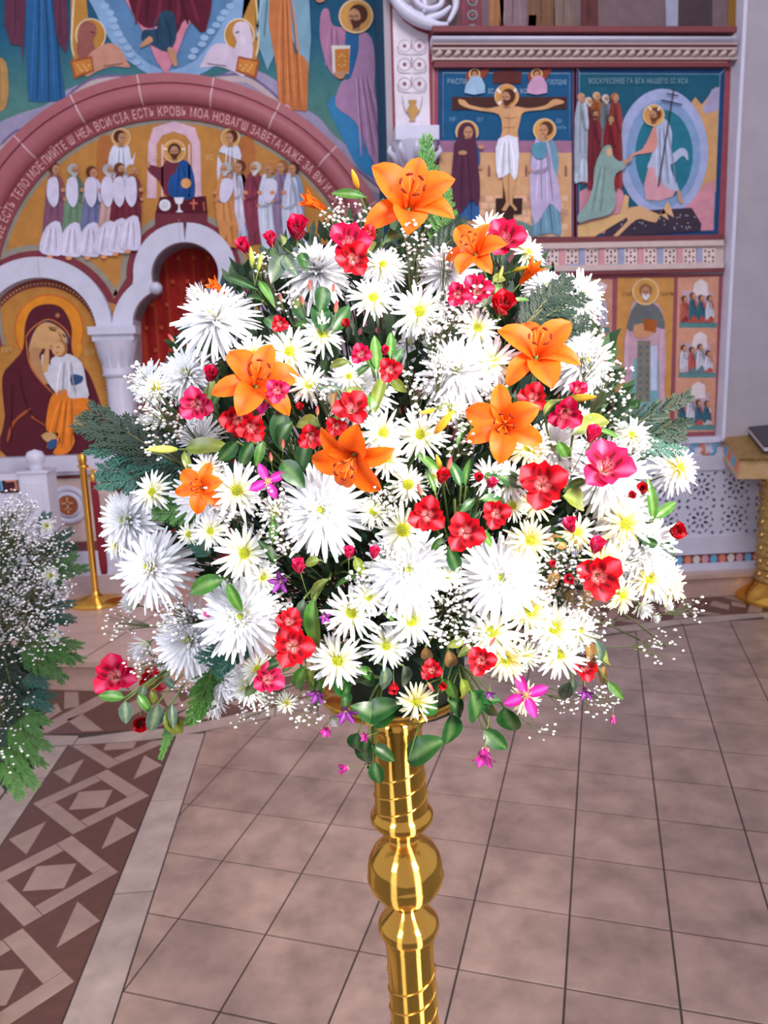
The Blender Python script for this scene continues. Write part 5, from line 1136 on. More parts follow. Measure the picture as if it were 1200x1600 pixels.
for x, y, r, f, k, lab in [(560, 296, 17, (-.3, .85), 'y', 'upright yellow lily bud beside the top lily'), (668, 296, 13, (.4, .85), 'y', 'yellow bud tip behind the top lily'), (278, 702, 25, (-.95, .0), 'g', 'pale green lily bud pointing left at the left side'), (882, 624, 26, (.93, .08), 'o', 'green and orange lily bud pointing right at the right side'),
                        (679, 678, 24, (.6, .75), 'y', 'yellow lily bud slanting up at the centre'), (800, 424, 15, (.85, .25), 'o', 'olive lily bud below the top right lily'), (395, 420, 17, (-.1, .95), 'g', 'upright green lily bud at upper left'), (403, 424, 15, (.2, .95), 'g', 'second green lily bud beside the upright one at upper left'), (778, 440, 13, (.3, .9), 'g', 'stubby green lily bud at upper right'), (680, 640, 14, (-.85, -.2), 'y', 'thin yellow bud under the upward white bloom'), (690, 735, 14, (-.3, .9), 'y', 'pale yellow bud right of the central mums')]:
    e = place('lily_bud', 'lily bud', 'lily buds of the bouquet', x, y, r, -.07, f, lab); inst('bud', LBUD[k], e); inst('stem', STEM_THIN, e)
# alstroemerias
als = [(465, 366, 36, (0, .75), 'p', 'cup'), (424, 380, 22, (-.2, .85), 'p', 'cup'), (383, 390, 24, (-.4, .7), 'p', 'cup'), (545, 382, 34, (.1, .4), 'p', 'open'), (552, 405, 28, (0, .1), 'r', 'open'), (788, 376, 34, (.1, .5), 'p', 'open'), (784, 484, 38, (.2, .6), 'r', 'cup'), (564, 555, 18, (0, .3), 'p', 'open'), (601, 552, 15, (.1, .7), 'p', 'cup'), (609, 578, 20, (.1, 0), 'r', 'open'),
       (540, 508, 15, (0, .5), 'r', 'cup'), (437, 506, 14, (0, 0), 'r', 'open'), (328, 590, 26, (.1, .6), 'p', 'cup'), (308, 632, 28, (-.2, 0), 'k', 'open'), (372, 655, 28, (-.1, -.2), 'r', 'open'), (392, 668, 24, (.1, -.3), 'r', 'open'), (485, 680, 22, (0, -.4), 'r', 'open'), (468, 638, 14, (0, .4), 'r', 'cup'), (550, 640, 30, (0, .4), 'r', 'open'), (525, 665, 18, (0, -.3), 'r', 'open'),
       (690, 750, 24, (.2, .6), 'r', 'cup'), (668, 805, 30, (0, 0), 'r', 'open'), (727, 832, 32, (0, 0), 'r', 'open'), (775, 803, 24, (.1, 0), 'r', 'open'), (748, 750, 17, (0, .5), 'r', 'cup'), (765, 758, 18, (.5, .6), 'k', 'cup'), (848, 757, 40, (0, .15), 'r', 'open'), (945, 732, 44, (.2, .5), 'k', 'open'), (923, 684, 26, (.4, .75), 'k', 'cup'), (884, 644, 28, (.1, -.4), 'p', 'open'),
       (833, 622, 24, (0, .3), 'r', 'open'), (893, 826, 24, (-.2, .8), 'k', 'cup'), (930, 858, 26, (.3, .75), 'k', 'cup'), (935, 900, 38, (.2, -.1), 'r', 'open'), (888, 905, 20, (0, 0), 'r', 'cup'), (863, 885, 13, (0, .6), 'r', 'cup'), (468, 890, 24, (-.2, .7), 'k', 'cup'), (545, 868, 19, (0, .8), 'k', 'cup'), (584, 868, 19, (.2, .8), 'k', 'cup'), (457, 1010, 34, (0, 0), 'r', 'open'),
       (452, 972, 22, (0, .3), 'r', 'open'), (418, 1062, 26, (.3, .2), 'k', 'open'), (675, 1048, 18, (-.2, .2), 'r', 'open'), (752, 1032, 24, (0, 0), 'r', 'open'), (615, 1070, 18, (0, -.8), 'r', 'cup'), (180, 1057, 34, (-.2, .2), 'p', 'open'), (238, 1064, 22, (.1, .2), 'r', 'open'), (220, 1127, 26, (0, -.3), 'r', 'cup'), (1005, 768, 20, (-.1, .5), 'r', 'cup'), (1052, 830, 26, (.5, .1), 'r', 'cup'),
       (913, 1042, 22, (.3, 0), 'r', 'open'), (692, 1068, 14, (0, -.5), 'r', 'cup'), (745, 455, 26, (.1, .4), 'p', 'open'), (902, 610, 16, (.4, .3), 'p', 'open'), (715, 460, 20, (0, 0), 'p', 'open'), (575, 365, 14, (.2, .5), 'r', 'open'), (985, 775, 14, (.3, .2), 'r', 'cup'), (433, 610, 20, (0, 0), 'k', 'open')]
for i, (x, y, r, f, c, k) in enumerate(als):
    nm = {'r': 'crimson', 'p': 'magenta-crimson', 'k': 'rose-pink'}[c]
    e = place('alstroemeria', 'alstroemeria', 'crimson and pink alstroemerias of the bouquet', x, y, r*(1.0 if k == 'open' else .95), -.085 if x > 260 else .0, f, say(nm+(' open alstroemeria' if k == 'open' else ' cupped alstroemeria'), x, y))
    for q in range(6): o = inst('petal', ALS[c][k][q % 2], e); o.rotation_euler = (rnd.uniform(-.1, .1), rnd.uniform(-.1, .1), q*PI/3+rnd.uniform(-.1, .1))
    inst('stamens', ALST, e)
    if r > 15: inst('stem', STEM_THIN, e)
# small striped buds
AB = lily_bud_mesh(((206, 214, 140), (204, 36, 70)), .34)
for x, y, r, f in [(484, 456, 10, (0, .95)), (474, 478, 9, (-.2, .9)), (524, 490, 11, (.1, .95)), (440, 472, 8, (-.2, .9)), (520, 457, 8, (.1, .9)), (496, 650, 9, (0, .9)), (700, 735, 12, (.2, .9)), (659, 775, 11, (-.3, .9)), (442, 702, 9, (0, .9)), (424, 722, 8, (-.1, .95)), (668, 1066, 9, (.5, -.8)), (765, 1010, 9, (.5, .8)), (272, 535, 9, (-.5, .7)), (300, 635, 9, (-.5, .7))]:
    e = place('alstroemeria_bud', 'flower bud', 'small striped buds of the bouquet', x, y, r, -.08, f, say('small pink and green striped flower bud', x, y)); inst('bud', AB, e); inst('stem', STEM_THIN, e)
# clematis
cle = [(418, 752, 30, (0, 0), CLO, 'open purple'), (822, 1087, 36, (0, .1), CLO, 'open magenta'), (408, 650, 26, (0, .9), CLB, 'upright violet bell'), (758, 1168, 32, (-.1, -.85), CLB, 'hanging magenta bell'), (540, 1108, 26, (.1, -.7), CLP, 'dark violet bell'), (498, 1080, 22, (-.3, -.6), CLP, 'dark violet bell'), (545, 1200, 18, (-.9, -.1), CLB, 'tiny pink sideways'), (958, 1118, 14, (0, -.9), CLK, 'closed pink'),
       (914, 1076, 20, (.1, -.7), CLP, 'closed plum'), (440, 908, 24, (-.3, -.2), CLP, 'dark purple'), (318, 956, 13, (.7, -.6), CLK, 'closed pink'), (505, 962, 16, (.3, -.3), CLP, 'dark purple'), (500, 1140, 14, (.6, -.5), CLK, 'closed pink'), (765, 1080, 14, (0, -.7), CLP, 'dark violet'), (575, 1150, 14, (-.6, -.2), CLB, 'pink sideways'), (512, 1135, 18, (-.2, -.7), CLB, 'pink-violet bell')]
for x, y, r, f, me, nm in cle:
    e = place('clematis', 'clematis', 'clematis flowers of the bouquet', x, y, r, -.07, f, say(nm+' clematis', x, y), .4)
    n = 4 if me is CLO else 5
    if me is CLK: n = 4
    for q in range(n): o = inst('petal', me, e); o.rotation_euler = (rnd.uniform(-.1, .1), rnd.uniform(-.1, .1), q*2*PI/n)
    inst('stamens', CLE, e); inst('stem', STEM_THIN, e)
# ------------------------------------------------------------------ leafy sprigs: leaves given by base -> tip in the photograph
def leaf_obj(parent, p0, p1, kind, wide, inv):
    d = p1-p0; L = d.length; x = d.normalized(); v = (EYE-p0).normalized(); z = (v+CU*.35+Vector((rnd.uniform(-.5, .5), 0, rnd.uniform(-.3, .3)))); z = (z-x*z.dot(x)).normalized(); y = z.cross(x)
    o = inst('leaf', rnd.choice(LEAF[kind]), parent); m = Matrix((x, y, z)).transposed().to_4x4(); m.translation = p0-inv
    o.matrix_local = m @ Matrix.Diagonal((L, L*wide, L, 1)); return o
sprigs = [
 ('lily_sprig', 'upright lily stem with one slender leaf, left of the topmost lily', (590, 372), [((572, 308), (512, 296), 'g', .9), ((582, 350), (600, 300), 'g', .6)], (560, 300)),
 ('lily_sprig', 'slim olive stem with a long leaf left of the curtained doorway', (420, 480), [((402, 452), (330, 418), 'd', .5), ((410, 470), (375, 455), 'd', .5), ((405, 440), (428, 470), 'g', .8)], (398, 405)),
 ('leafy_sprig', 'broad green leaves under the upward chrysanthemum at upper left', (500, 560), [((478, 500), (450, 450), 'd', 1), ((500, 490), (510, 425), 'd', 1), ((505, 520), (498, 460), 'd', 1.2), ((490, 510), (450, 500), 'g', 1), ((470, 480), (455, 455), 'y', 1.2), ((520, 520), (550, 470), 'd', 1), ((440, 520), (405, 480), 'd', 1), ((455, 530), (415, 520), 'd', 1)], (500, 470)),
 ('leafy_sprig', 'bright green pointed leaves around the small crimson trio in the upper middle', (600, 640), [((590, 580), (585, 515), 'g', 1), ((585, 580), (560, 525), 'g', 1), ((610, 560), (612, 508), 'g', .9), ((615, 570), (632, 535), 'd', 1), ((610, 590), (635, 615), 'y', 1.6), ((580, 570), (545, 590), 'g', 1), ((545, 565), (505, 570), 'y', 1), ((600, 590), (580, 640), 'y', 1.2)], (600, 560)),
 ('leafy_sprig', 'grey-green leaf pair across the white bloom in the middle', (560, 680), [((530, 608), (492, 600), 'm', 1.4), ((540, 608), (575, 625), 'y', 1.4), ((580, 640), (585, 608), 'g', 1.8), ((525, 610), (515, 640), 'b', 1)], (540, 600)),
 ('leafy_sprig', 'dark rounded leaves between the upper left lily and the purple clematis', (470, 760), [((440, 640), (435, 710), 'd', 1.4), ((455, 660), (425, 695), 'd', 1.6), ((480, 690), (465, 740), 'd', 1.3), ((500, 665), (450, 650), 'y', 1.4), ((510, 680), (530, 645), 'g', 1.4), ((410, 690), (400, 730), 'g', 1.3), ((395, 690), (370, 735), 'd', 1.2), ((370, 690), (340, 725), 'd', 1.3), ((440, 720), (475, 760), 'd', 1.4)], (440, 640)),
 ('leafy_sprig', 'long yellow-green leaf curling right of the horizontal green bud', (380, 720), [((290, 702), (350, 688), 'y', 1.3), ((288, 705), (296, 740), 'y', .9)], (285, 702)),
 ('leafy_sprig', 'upright leaf in front of the upper left lily', (350, 680), [((325, 635), (330, 585), 'y', 1.1), ((330, 640), (345, 600), 'g', 1)], (325, 600)),
 ('leafy_sprig', 'green leaves fanning around the crimson blooms right of centre', (720, 900), [((680, 770), (668, 730), 'g', 1), ((690, 740), (650, 705), 'g', 1), ((720, 760), (705, 715), 'd', 1), ((728, 760), (730, 712), 'g', .9), ((740, 780), (720, 800), 'd', 1.2), ((750, 780), (800, 785), 'd', 1), ((750, 800), (730, 820), 'd', 1.4), ((690, 840), (672, 865), 'g', 1.3), ((750, 830), (775, 855), 'g', 1.4), ((700, 855), (722, 905), 'd', .9), ((815, 760), (772, 730), 'd', 1.2), ((660, 780), (655, 830), 'g', 1)], (710, 780)),
 ('leafy_sprig', 'glossy olive leaves beside the three-lobed crimson bloom on the right', (900, 790), [((872, 690), (890, 720), 'g', 1.6), ((915, 750), (885, 760), 'g', 1.2), ((880, 775), (938, 785), 'y', 1.5), ((895, 680), (970, 630), 'y', .9), ((935, 672), (975, 682), 'g', .9), ((850, 650), (880, 600), 'y', .6)], (890, 700)),
 ('leafy_sprig', 'leaves at the far right edge around the small crimson blooms', (960, 850), [((1020, 815), (1018, 745), 'g', .9), ((1022, 810), (1062, 780), 'g', 1.2), ((1030, 850), (1075, 870), 'd', 1), ((1055, 830), (1072, 810), 'd', 1), ((1000, 840), (1040, 860), 'd', .9)], (1035, 800)),
 ('leafy_sprig', 'single long green leaf hanging down left of the lower middle mums', (520, 900), [((490, 935), (484, 1028), 'g', 1.0), ((515, 905), (465, 935), 'y', .7), ((560, 900), (510, 915), 'g', .6), ((555, 870), (570, 905), 'y', 1.5), ((500, 875), (468, 880), 'y', 1.4), ((475, 935), (468, 990), 'm', .9)], (490, 940)),
 ('leafy_sprig', 'leaf pair below the left large chrysanthemum', (390, 900), [((350, 905), (280, 925), 'g', 1.3), ((355, 910), (380, 965), 'g', 1), ((425, 850), (432, 805), 'g', .8), ((430, 880), (412, 840), 'd', 1.1)], (340, 905)),
 ('clematis_vine', 'trailing clematis vine with oval leaves hanging left of the brass tube', (600, 1060), [((595, 1125), (560, 1100), 'd', 1.6), ((560, 1145), (548, 1190), 'd', 1.5), ((575, 1150), (560, 1215), 'd', 1.2), ((578, 1165), (625, 1188), 'd', 1.2), ((585, 1190), (592, 1235), 'd', 1.6), ((570, 1120), (620, 1092), 'd', 1.6), ((520, 1060), (555, 1090), 'd', 1.4), ((535, 1080), (550, 1120), 'd', 1.4)], (575, 1200)),
 ('clematis_vine', 'big oval clematis leaf lying over the top of the brass tube', (690, 1060), [((637, 1190), (682, 1148), 'd', 1.7), ((650, 1100), (695, 1108), 'd', 1.4), ((580, 1130), (620, 1095), 'd', 1.8)], (680, 1120)),
 ('clematis_vine', 'trailing clematis vine with leaves hanging right of the brass tube', (720, 1040), [((705, 1115), (706, 1175), 'd', 1.4), ((700, 1095), (740, 1120), 'd', 1.4), ((735, 1080), (760, 1135), 'd', 1.6), ((760, 1090), (775, 1140), 'd', 1), ((788, 1105), (805, 1155), 'd', 1.5), ((755, 1140), (796, 1175), 'd', 1.3), ((750, 1095), (785, 1090), 'd', 1.3), ((720, 1060), (735, 1100), 'y', 1.1), ((700, 1060), (712, 1100), 'g', 1.5)], (770, 1150)),
 ('leafy_sprig', 'wilting yellow and green leaves at the lower right edge', (880, 960), [((930, 1000), (945, 1045), 'm', 1.2), ((935, 1025), (968, 1030), 'y', 1.8), ((945, 1040), (938, 1075), 'b', 1.2), ((950, 1065), (975, 1095), 'g', 1.5), ((890, 1065), (875, 1100), 'm', 1.2), ((895, 1060), (895, 1095), 'm', 1), ((915, 1000), (935, 1055), 'b', 1)], (955, 1080)),
 ('leafy_sprig', 'brown dried leaves below the rose-pink blooms on the right', (880, 930), [((870, 890), (855, 930), 'b', 1.3), ((895, 920), (885, 955), 'b', 1.2), ((930, 915), (905, 960), 'b', 1.2), ((885, 855), (855, 835), 'b', 1.2), ((870, 840), (890, 870), 'd', 1)], (880, 910)),
 ('leafy_sprig', 'green leaves along the lower left middle around the open crimson bloom', (470, 1000), [((470, 1030), (430, 1050), 'g', 1), ((478, 1040), (450, 1090), 'g', 1), ((488, 1040), (478, 1085), 'y', 1.3), ((500, 1045), (490, 1110), 'g', 1.2), ((560, 1045), (595, 1060), 'g', 1.5), ((440, 1035), (395, 1045), 'd', 1), ((395, 1060), (390, 1098), 'g', 1.6), ((540, 1060), (520, 1095), 'g', 1.2), ((580, 1050), (560, 1085), 'd', 1.5), ((630, 1040), (640, 1080), 'm', 1.2), ((600, 1040), (605, 1085), 'm', 1.2)], (470, 1080)),
 ('leafy_sprig', 'yellow-green leaves above the lower right small crimson bloom', (720, 960), [((725, 1000), (700, 1010), 'y', 1.4), ((740, 1010), (712, 1025), 'y', 1.4), ((700, 1015), (712, 1060), 'b', 1), ((665, 1010), (670, 1045), 'b', 1.2), ((690, 1060), (700, 1090), 'g', 1.4), ((600, 960), (620, 970), 'g', 1)], (715, 1020)),
 ('alstroemeria_sprig', 'loose sprig of leaves trailing at the lower left with crimson blooms', (330, 1010), [((195, 1090), (148, 1084), 'g', 1.3), ((195, 1095), (198, 1135), 'm', 1.4), ((215, 1085), (238, 1115), 'g', 1.4), ((245, 1100), (238, 1150), 'm', 1.5), ((235, 1080), (248, 1105), 'y', 1.2), ((260, 1110), (285, 1160), 'y', 1.3), ((255, 1060), (275, 1075), 'm', 1.4), ((268, 1100), (272, 1140), 'm', 1), ((225, 1070), (220, 1095), 'm', 1.4)], (215, 1090)),
 ('leafy_sprig', 'folded leaves at the top around the magenta cups', (520, 440), [((440, 400), (425, 435), 'm', 1.4), ((445, 400), (460, 425), 'm', 1.2), ((470, 395), (480, 420), 'd', 1.2), ((570, 400), (582, 360), 'y', 1.4), ((440, 385), (446, 355), 'y', .8), ((600, 380), (640, 350), 'd', 1)], (450, 400)),
 ('leafy_sprig', 'short olive leaves around the top right lily and bud', (790, 520), [((745, 450), (725, 435), 'y', 1.6), ((770, 440), (795, 425), 'y', 1.6), ((755, 480), (765, 450), 'm', 1.6), ((800, 470), (830, 465), 'g', .9), ((775, 460), (778, 430), 'g', 1.4), ((800, 640), (830, 610), 'd', 1), ((780, 620), (800, 590), 'g', .8)], (780, 450)),
 ('leafy_sprig', 'dark leaf and thin curl left of the starry orange lily', (740, 720), [((730, 660), (710, 695), 'g', .6), ((760, 745), (805, 760), 'd', 1.1), ((705, 632), (665, 640), 'y', .5)], (735, 660)),
]
for name, lab, root, leaves, end in sprigs:
    P0 = atD(*root, bdepth(*root, .06)); low_ = -.055
    e = empty(name, P0, lab, 'foliage', 'leafy sprigs of the bouquet')
    pts = []
    for (a, b, kind, w) in leaves:
        da = bdepth(*a, low_); db = bdepth(*b, low_); pa = atD(*a, da); pb = atD(*b, da+max(-.02, min(.02, db-da))-rnd.uniform(-.004, .012)); leaf_obj(e, pa, pb, kind, w*.9, P0); pts.append(pa)
    mb = MB(); pe = atD(*end, bdepth(*end, -.03))
    for pa in pts: mid = (P0+pa)/2+Vector((0, .02, 0)); mb.tube(smooth_pts([tuple(P0-P0), tuple(mid-P0), tuple(pa-P0)], 3, False), .0014, 4, (96, 118, 56))
    mb.tube([(0, 0, 0), tuple((pe-P0)/2+Vector((0, .01, 0))), tuple(pe-P0)], .0018, 5, (92, 112, 50)); mb.build('stem', M['leaf'], e, smooth=True)
# ------------------------------------------------------------------ conifer fronds
def frond(seed, L=1., teal=0):
    r = random.Random(seed); mb = MB(); st = MB(); st.tube([(0, 0, 0), (.5, 0, .04), (1, 0, -.02)], [.014, .010, .004], 5, (96, 92, 50))
    c0, c1 = ((20, 78, 66), (60, 124, 104)) if teal == 1 else (((32, 92, 34), (96, 160, 62)) if teal == 0 else ((8, 34, 20), (24, 60, 36)))
    c0 = sh(c0, .8); c1 = sh(c1, .8)
    def needle(p, d, l, w, up):
        s = d.cross(up).normalized()*w; q = p+d*l; mb.add([p-s, p+s, q+s*.7, q-s*.7, q+d*l*.3], [(0, 1, 2, 3), (3, 2, 4)], [c0, c0, c1, c1, c1])
    for i in range(17):
        t = .06+.92*i/17; bl = .42*(1-t*.72)*r.uniform(.85, 1.1)
        for sd in (-1, 1):
            a = math.radians(42-12*t+r.uniform(-6, 6))*sd; d = Vector((math.cos(a), math.sin(a), r.uniform(-.25, .2))).normalized(); p = Vector((t, 0, .04*math.sin(t*3)))
            n = max(3, int(bl/.035))
            for k in range(n):
                q = p+d*bl*(k/n)+Vector((0, 0, -.06*(k/n)**2)); needle(q, d, bl/n*1.15, .0105, Vector((0, 0, 1)))
                if k:
                    for s2 in (-1, 1):
                        d2 = (Matrix.Rotation(math.radians(38)*s2, 3, 'Z') @ d+Vector((0, 0, r.uniform(-.3, .3)))).normalized(); needle(q, d2, .06*(1-.5*k/n), .0095, Vector((0, 0, 1)))
    return mb.mesh('foliage', M['conifer']), st.mesh('stem', M['conifer'], True)
FR = {k: [frond(60+k*3+i, 1, k) for i in range(2)] for k in (0, 1, 2)}
def conifer(x0, y0, x1, y1, k, lab, off=.0, dep=None, grp='conifer fronds of the bouquet', wide=1., n=1, spread=14):
    da = dep or bdepth(x0, y0, off); db = dep or bdepth(x1, y1, off); pa = atD(x0, y0, da); pb = atD(x1, y1, da+max(-.03, min(.03, db-da))); e = empty('conifer_frond', pa, lab, 'foliage', grp)
    wide *= .72; d = pb-pa; L = d.length; x = d.normalized(); v = (EYE-pa).normalized()
    z = (v+Vector((rnd.uniform(-.4, .4), 0, rnd.uniform(-.2, .5)))); z = (z-x*z.dot(x)).normalized(); y = z.cross(x)
    m = Matrix((x, y, z)).transposed().to_3x3()
    for i in range(n):
        a, b = FR[k][i % 2]; rz = Matrix.Rotation(math.radians((i-(n-1)/2)*spread+rnd.uniform(-3, 3)), 4, 'Z') @ Matrix.Rotation(rnd.uniform(-.3, .3), 4, 'X')
        for nm, me in (('foliage', a), ('stem', b)): o = inst(nm, me, e); o.matrix_local = m.to_4x4() @ rz @ Matrix.Diagonal((L*rnd.uniform(.9, 1.02), L*wide, L, 1))
    return e
for a in [(300, 740, 122, 642, 2, 'dark conifer frond reaching furthest left beside the icon', .03, 1.0, 2), (300, 730, 145, 690, 1, 'teal conifer frond under the furthest left one', .03, 1.1, 2), (300, 740, 150, 740, 1, 'teal conifer frond low at the left side of the bouquet', .03, 1.0, 2),
          (345, 800, 235, 800, 0, 'green conifer frond between the left chrysanthemums', .0, 1.2, 2), (320, 820, 255, 740, 0, 'green conifer frond left of the ruffled orange lily', .01, 1.1, 2), (930, 690, 1085, 652, 2, 'dark conifer frond reaching furthest right', .03, .75, 3), (930, 690, 1070, 690, 1, 'teal conifer frond under the dark right one', .03, .8, 2),
          (810, 520, 900, 440, 2, 'dark conifer frond in front of the upper right white bloom', -.03, 1.3, 3), (830, 530, 925, 500, 2, 'dark conifer frond pointing right at the upper right', -.02, 1.0, 2), (672, 370, 665, 205, 0, 'upright conifer tip above the topmost lily, taller one', .04, .7, 1), (690, 400, 695, 270, 0, 'upright conifer tip right of the topmost lily', .04, .9, 1),
          (660, 420, 735, 340, 2, 'dark green conifer frond below the topmost lily', .03, 1.2, 2), (395, 990, 320, 1050, 1, 'teal conifer frond under the lower left chrysanthemum', -.03, 1.1, 3), (335, 1040, 300, 1135, 0, 'green conifer frond hanging at the lower left', .0, 1.0, 2), (275, 1110, 252, 1185, 0, 'small conifer tip hanging over the inlaid floor', .0, .7, 1),
          (330, 870, 290, 830, 1, 'teal conifer frond in the left shadows', .02, 1.4, 2), (720, 960, 760, 990, 1, 'blue-green conifer frond deep between the lower mums', .02, 1.3, 2), (985, 830, 1045, 845, 1, 'small teal conifer tip at the right edge', .0, .9, 1), (700, 1060, 700, 1000, 1, 'dark conifer frond just above the brass pan', .03, 1.2, 1)]:
    conifer(*a[:6], off=a[6], wide=a[7], n=a[8], spread=9)
# ------------------------------------------------------------------ baby's breath sprays
def gyp(name, x, y, rpx, n, lab, off=-.06, dep=None, root=None, grp="baby's breath sprays of the bouquet", size=.0024, face=None):
    d = dep or bdepth(x, y, off); c = atD(x, y, d); rt = root or (c*.35+CORE*.65)
    e = empty('babys_breath', c, lab, 'flower spray', grp); R = rpx*d/F; st = MB(); fl = MB(); node = (rt-c)*.16
    st.tube([tuple(rt-c), tuple(node)], .0008, 3, (120, 130, 90))
    for i in range(n):
        v = Vector((rnd.gauss(0, 1), rnd.gauss(0, .8), rnd.gauss(0, 1))); v = v.normalized()*R*rnd.random()**.5
        if i % 3 == 0: sub = (v*.55+node*.25); st.tube([tuple(node), tuple(sub), tuple(v)], .0005, 3, (120, 130, 90), False)
        elif i % 2: st.tube([tuple(v*.6), tuple(v)], .0004, 3, (120, 130, 90), False)
        s = size*rnd.uniform(.6, 1.25); k = rnd.random()*3
        vs = [v+Vector((0, 0, s*.8)), v-Vector((0, 0, s*.7))]+[v+Vector((s*math.cos(k+q*PI/3), s*math.sin(k+q*PI/3), s*.25*(-1)**q)) for q in range(6)]
        fl.add(vs, [(0, 2+q, 2+(q+1) % 6) for q in range(6)]+[(1, 2+(q+1) % 6, 2+q) for q in range(6)])
    st.build('stems', M['twig'], e, kind='stuff'); fl.build('florets', M['floret'], e, kind='stuff', smooth=False)
gl = [(218, 585, 26, 36), (240, 635, 36, 60), (250, 690, 30, 40), (735, 470, 44, 90), (700, 490, 34, 60), (645, 385, 40, 60), (680, 515, 26, 40), (525, 335, 28, 40), (600, 780, 36, 60), (430, 800, 42, 90), (440, 845, 34, 50), (705, 945, 42, 80), (735, 985, 30, 40), (690, 985, 26, 40), (870, 885, 44, 90), (905, 935, 40, 70), (925, 975, 34, 60), (920, 1020, 24, 24), (885, 1095, 24, 34), (935, 1095, 30, 44), (845, 1140, 26, 12),
      (190, 975, 28, 40), (275, 965, 40, 80), (225, 1035, 30, 50), (290, 1085, 24, 24), (310, 1110, 22, 18), (380, 1125, 22, 14), (415, 1085, 34, 46), (480, 1110, 30, 34), (1030, 1010, 34, 34), (1085, 952, 22, 22), (935, 555, 30, 36), (960, 600, 36, 44), (965, 650, 30, 26), (1000, 700, 26, 40), (930, 500, 26, 24), (565, 345, 26, 34), (410, 415, 22, 30), (690, 570, 30, 60), (665, 640, 30, 40), (715, 680, 40, 50), (440, 950, 26, 30),
      (770, 620, 26, 40), (845, 700, 26, 34), (500, 610, 22, 26), (650, 600, 30, 40), (360, 800, 26, 24), (1000, 870, 24, 24), (450, 470, 26, 26), (600, 860, 22, 30), (280, 660, 30, 36), (850, 930, 20, 30), (700, 400, 24, 24), (560, 900, 20, 24)]
for (x, y, r, n) in gl: gyp('babys_breath', x, y, r*1.05, n, say("airy baby's breath spray", x, y))
# ------------------------------------------------------------------ bare twigs at right, filler foliage, foam
for i, (a, b) in enumerate([((900, 900), (1018, 958)), ((890, 880), (1030, 945)), ((930, 930), (1040, 1010)), ((900, 960), (1000, 1000))]):
    mb = MB(); p0 = atD(*a, bdepth(*a, .03)); p1 = atD(*b, bdepth(*b, .0)); mb.tube([(0, 0, 0), tuple((p1-p0)*.5+Vector((0, 0, .004))), tuple(p1-p0)], .0013, 5, (70, 74, 40)); o = mb.build('bare_stem', M['leaf'], None, True); o.location = p0
    sset(o, ['thin dark stem running to the yellow tipped bud at lower right', 'thin stem just above the yellow tipped bud at lower right', 'thin stem drooping to the lower right over the tiles', 'lowest thin stem at the right below the cream blooms'][i], 'stem', 'bare stems at right')
fo = MB(); fo.lathe([(.001, zf), (.085, zf), (.09, zf+.06), (.08, zf+.13), (.05, zf+.16), (.001, zf+.165)], 16, o=(.106, 1.1, 0)); f_ = fo.build('floral_foam', M['foam'], None, True); sset(f_, 'dark green floral foam in the brass pan holding all stems', 'foam')
mb = MB(); r5 = random.Random(5)
for i in range(5200):
    a = r5.uniform(0, 2*PI); q = math.sqrt(r5.random())*.93; x = BC[0]+q*math.cos(a)*400; y = BC[1]-5+q*math.sin(a)*(375 if math.sin(a) < 0 else 355)
    if y > 1075: continue
    d = bdepth(x, y, r5.uniform(.035, .13)); p = atD(x, y, d); n = (p-CORE).normalized(); n = (n+Vector((r5.uniform(-.7, .7), r5.uniform(-.7, .7), r5.uniform(-.5, .7)))).normalized(); s = n.cross((EYE-p).normalized()+Vector((r5.uniform(-.6, .6), 0, r5.uniform(-.6, .6)))).normalized()
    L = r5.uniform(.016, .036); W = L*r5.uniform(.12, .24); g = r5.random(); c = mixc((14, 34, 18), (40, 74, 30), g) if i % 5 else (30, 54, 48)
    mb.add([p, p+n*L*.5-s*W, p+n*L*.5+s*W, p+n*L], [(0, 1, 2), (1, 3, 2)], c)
for i in range(420):
    a = r5.uniform(0, 2*PI); q = math.sqrt(r5.random())*.9; x = BC[0]+q*math.cos(a)*400; y = BC[1]+q*math.sin(a)*370
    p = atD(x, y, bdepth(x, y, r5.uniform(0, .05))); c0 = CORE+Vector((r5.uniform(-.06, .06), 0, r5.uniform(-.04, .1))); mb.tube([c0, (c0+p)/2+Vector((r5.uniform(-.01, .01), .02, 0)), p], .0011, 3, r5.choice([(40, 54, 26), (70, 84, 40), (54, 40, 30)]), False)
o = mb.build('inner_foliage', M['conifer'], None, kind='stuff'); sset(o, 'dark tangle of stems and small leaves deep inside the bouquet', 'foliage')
# ------------------------------------------------------------------ second arrangement at the left edge
D2 = 1.75
def A2(x, y, d=D2): return atD(x, y, d)
C2 = A2(-132, 1100, D2+.08); zp = A2(-132, 1215, D2+.08).z
pot = empty('flower_stand', (C2.x, C2.y, 0), 'brass stand under the left white arrangement, outside the frame edge', 'stand')
mb = MB(); mb.lathe([(.001, 0), (.075, 0), (.07, .03), (.03, .06), (.025, .1), (.025, zp-.1), (.08, zp-.03), (.09, zp), (.001, zp)], 32); mb.build('body', M['brass'], pot, smooth=True)
for i, (x, y, r, n) in enumerate([(30, 830, 55, 260), (75, 850, 45, 180), (20, 890, 60, 300), (70, 920, 50, 260), (15, 960, 60, 260), (60, 990, 45, 200), (15, 1040, 55, 200), (10, 1110, 45, 90), (70, 870, 40, 160), (20, 800, 40, 120), (15, 1180, 35, 30), (55, 940, 45, 200)]):
    gyp('babys_breath', x, y, r, int(n*.8), "dense baby's breath cluster of the left arrangement, "+['top, near the post', 'upper right', 'upper left', 'right of middle', 'left of middle', 'right, over the step', 'lower left', 'low at frame edge', 'right, near the stanchion rope', 'highest, at the frame edge', 'lowest of all', 'in its very middle'][i], dep=D2-rnd.uniform(0, .12), root=C2, grp="baby's breath of the left arrangement", size=.0029)
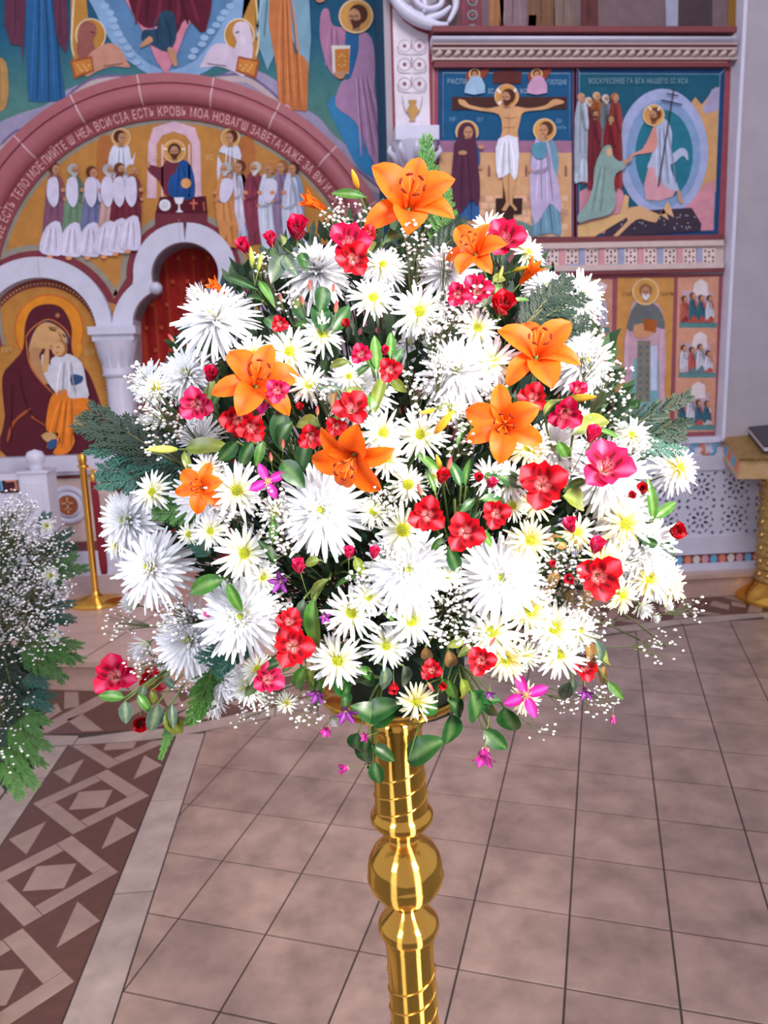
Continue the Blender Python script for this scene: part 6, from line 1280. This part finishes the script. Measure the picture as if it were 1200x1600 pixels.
for i, (x0, y0, x1, y1, k) in enumerate([(60, 900, 130, 872, 0), (50, 870, 118, 838, 1), (50, 960, 118, 955, 1), (40, 1000, 122, 1020, 0), (30, 1010, 118, 1050, 0), (30, 1060, 82, 1065, 1), (20, 1080, 84, 1100, 1), (20, 1100, 75, 1140, 0), (10, 1130, 70, 1185, 0), (0, 1150, 62, 1205, 0), (-5, 1160, 48, 1245, 0), (0, 1100, 20, 1215, 2), (60, 830, 75, 800, 1), (40, 950, 100, 985, 2), (0, 1000, 50, 1120, 2)]):
    conifer(x0, y0, x1, y1, k, ['bright frond tip beside the velvet rope, left arrangement', 'blue-green frond near the roundel, left arrangement', 'dark teal frond beside the stanchion base, left arrangement', 'green frond pointing at the stanchion base, left arrangement', 'feathery frond over the curved step, left arrangement', 'teal frond below the curved step edge, left arrangement', 'teal frond over the inlaid floor, left arrangement', 'green frond low over the inlaid floor, left arrangement', 'green frond hanging lower left over dark inlay', 'long frond hanging at the left edge over tiles', 'lowest hanging frond tip at the left edge', 'dark frond hanging at the very left edge', 'upright frond by the white balustrade post', 'dark frond in the middle of the left arrangement', 'dark frond deep in the left arrangement'][i], dep=D2-.02, grp='conifer fronds of the left arrangement', wide=1.15, n=2, spread=20)
for i, (x, y, r) in enumerate([(72, 822, 13), (78, 900, 15), (84, 993, 13)]):
    P_ = A2(x, y, D2-.1); e = empty('spray_chrysanthemum', P_, 'small white chrysanthemum of the left arrangement, '+['top', 'middle', 'bottom'][i]+' of three', 'chrysanthemum', 'white blooms of the left arrangement'); e.rotation_mode = 'QUATERNION'; e.rotation_quaternion = world_dir(.5, .2, P_).to_track_quat('Z', 'Y'); s = r*D2/F; e.scale = (s, s, s)
    a, b = SPS[i]; inst('petals', SPR[i][0], e); inst('centre', b, e); inst('stem', STEM, e)
mb = MB(); 
for i in range(5200):
    x = r5.uniform(-330, 95); y = r5.uniform(815, 1240); ed = 95-((y-900)/300)**2*40
    if x > ed-10 or ((x+118)/225)**2+((y-1015)/235)**2 > 1.05: continue
    p = atD(x, y, D2+r5.uniform(0, .3)); n = Vector((r5.uniform(-1, 1), r5.uniform(-1, .3), r5.uniform(-1, 1))).normalized(); s = n.orthogonal().normalized(); L = r5.uniform(.02, .05)
    mb.add([p, p+n*L*.5-s*L*.12, p+n*L*.5+s*L*.12, p+n*L], [(0, 1, 2), (1, 3, 2)], mixc((20, 48, 34), (52, 92, 52), r5.random()))
o = mb.build('inner_foliage', M['conifer'], None, kind='stuff'); sset(o, 'dark green foliage mass inside the left arrangement', 'foliage')
print('objects', len(bpy.data.objects), 'tris', sum(len(o.data.polygons) for o in bpy.data.objects if o.type == 'MESH'))
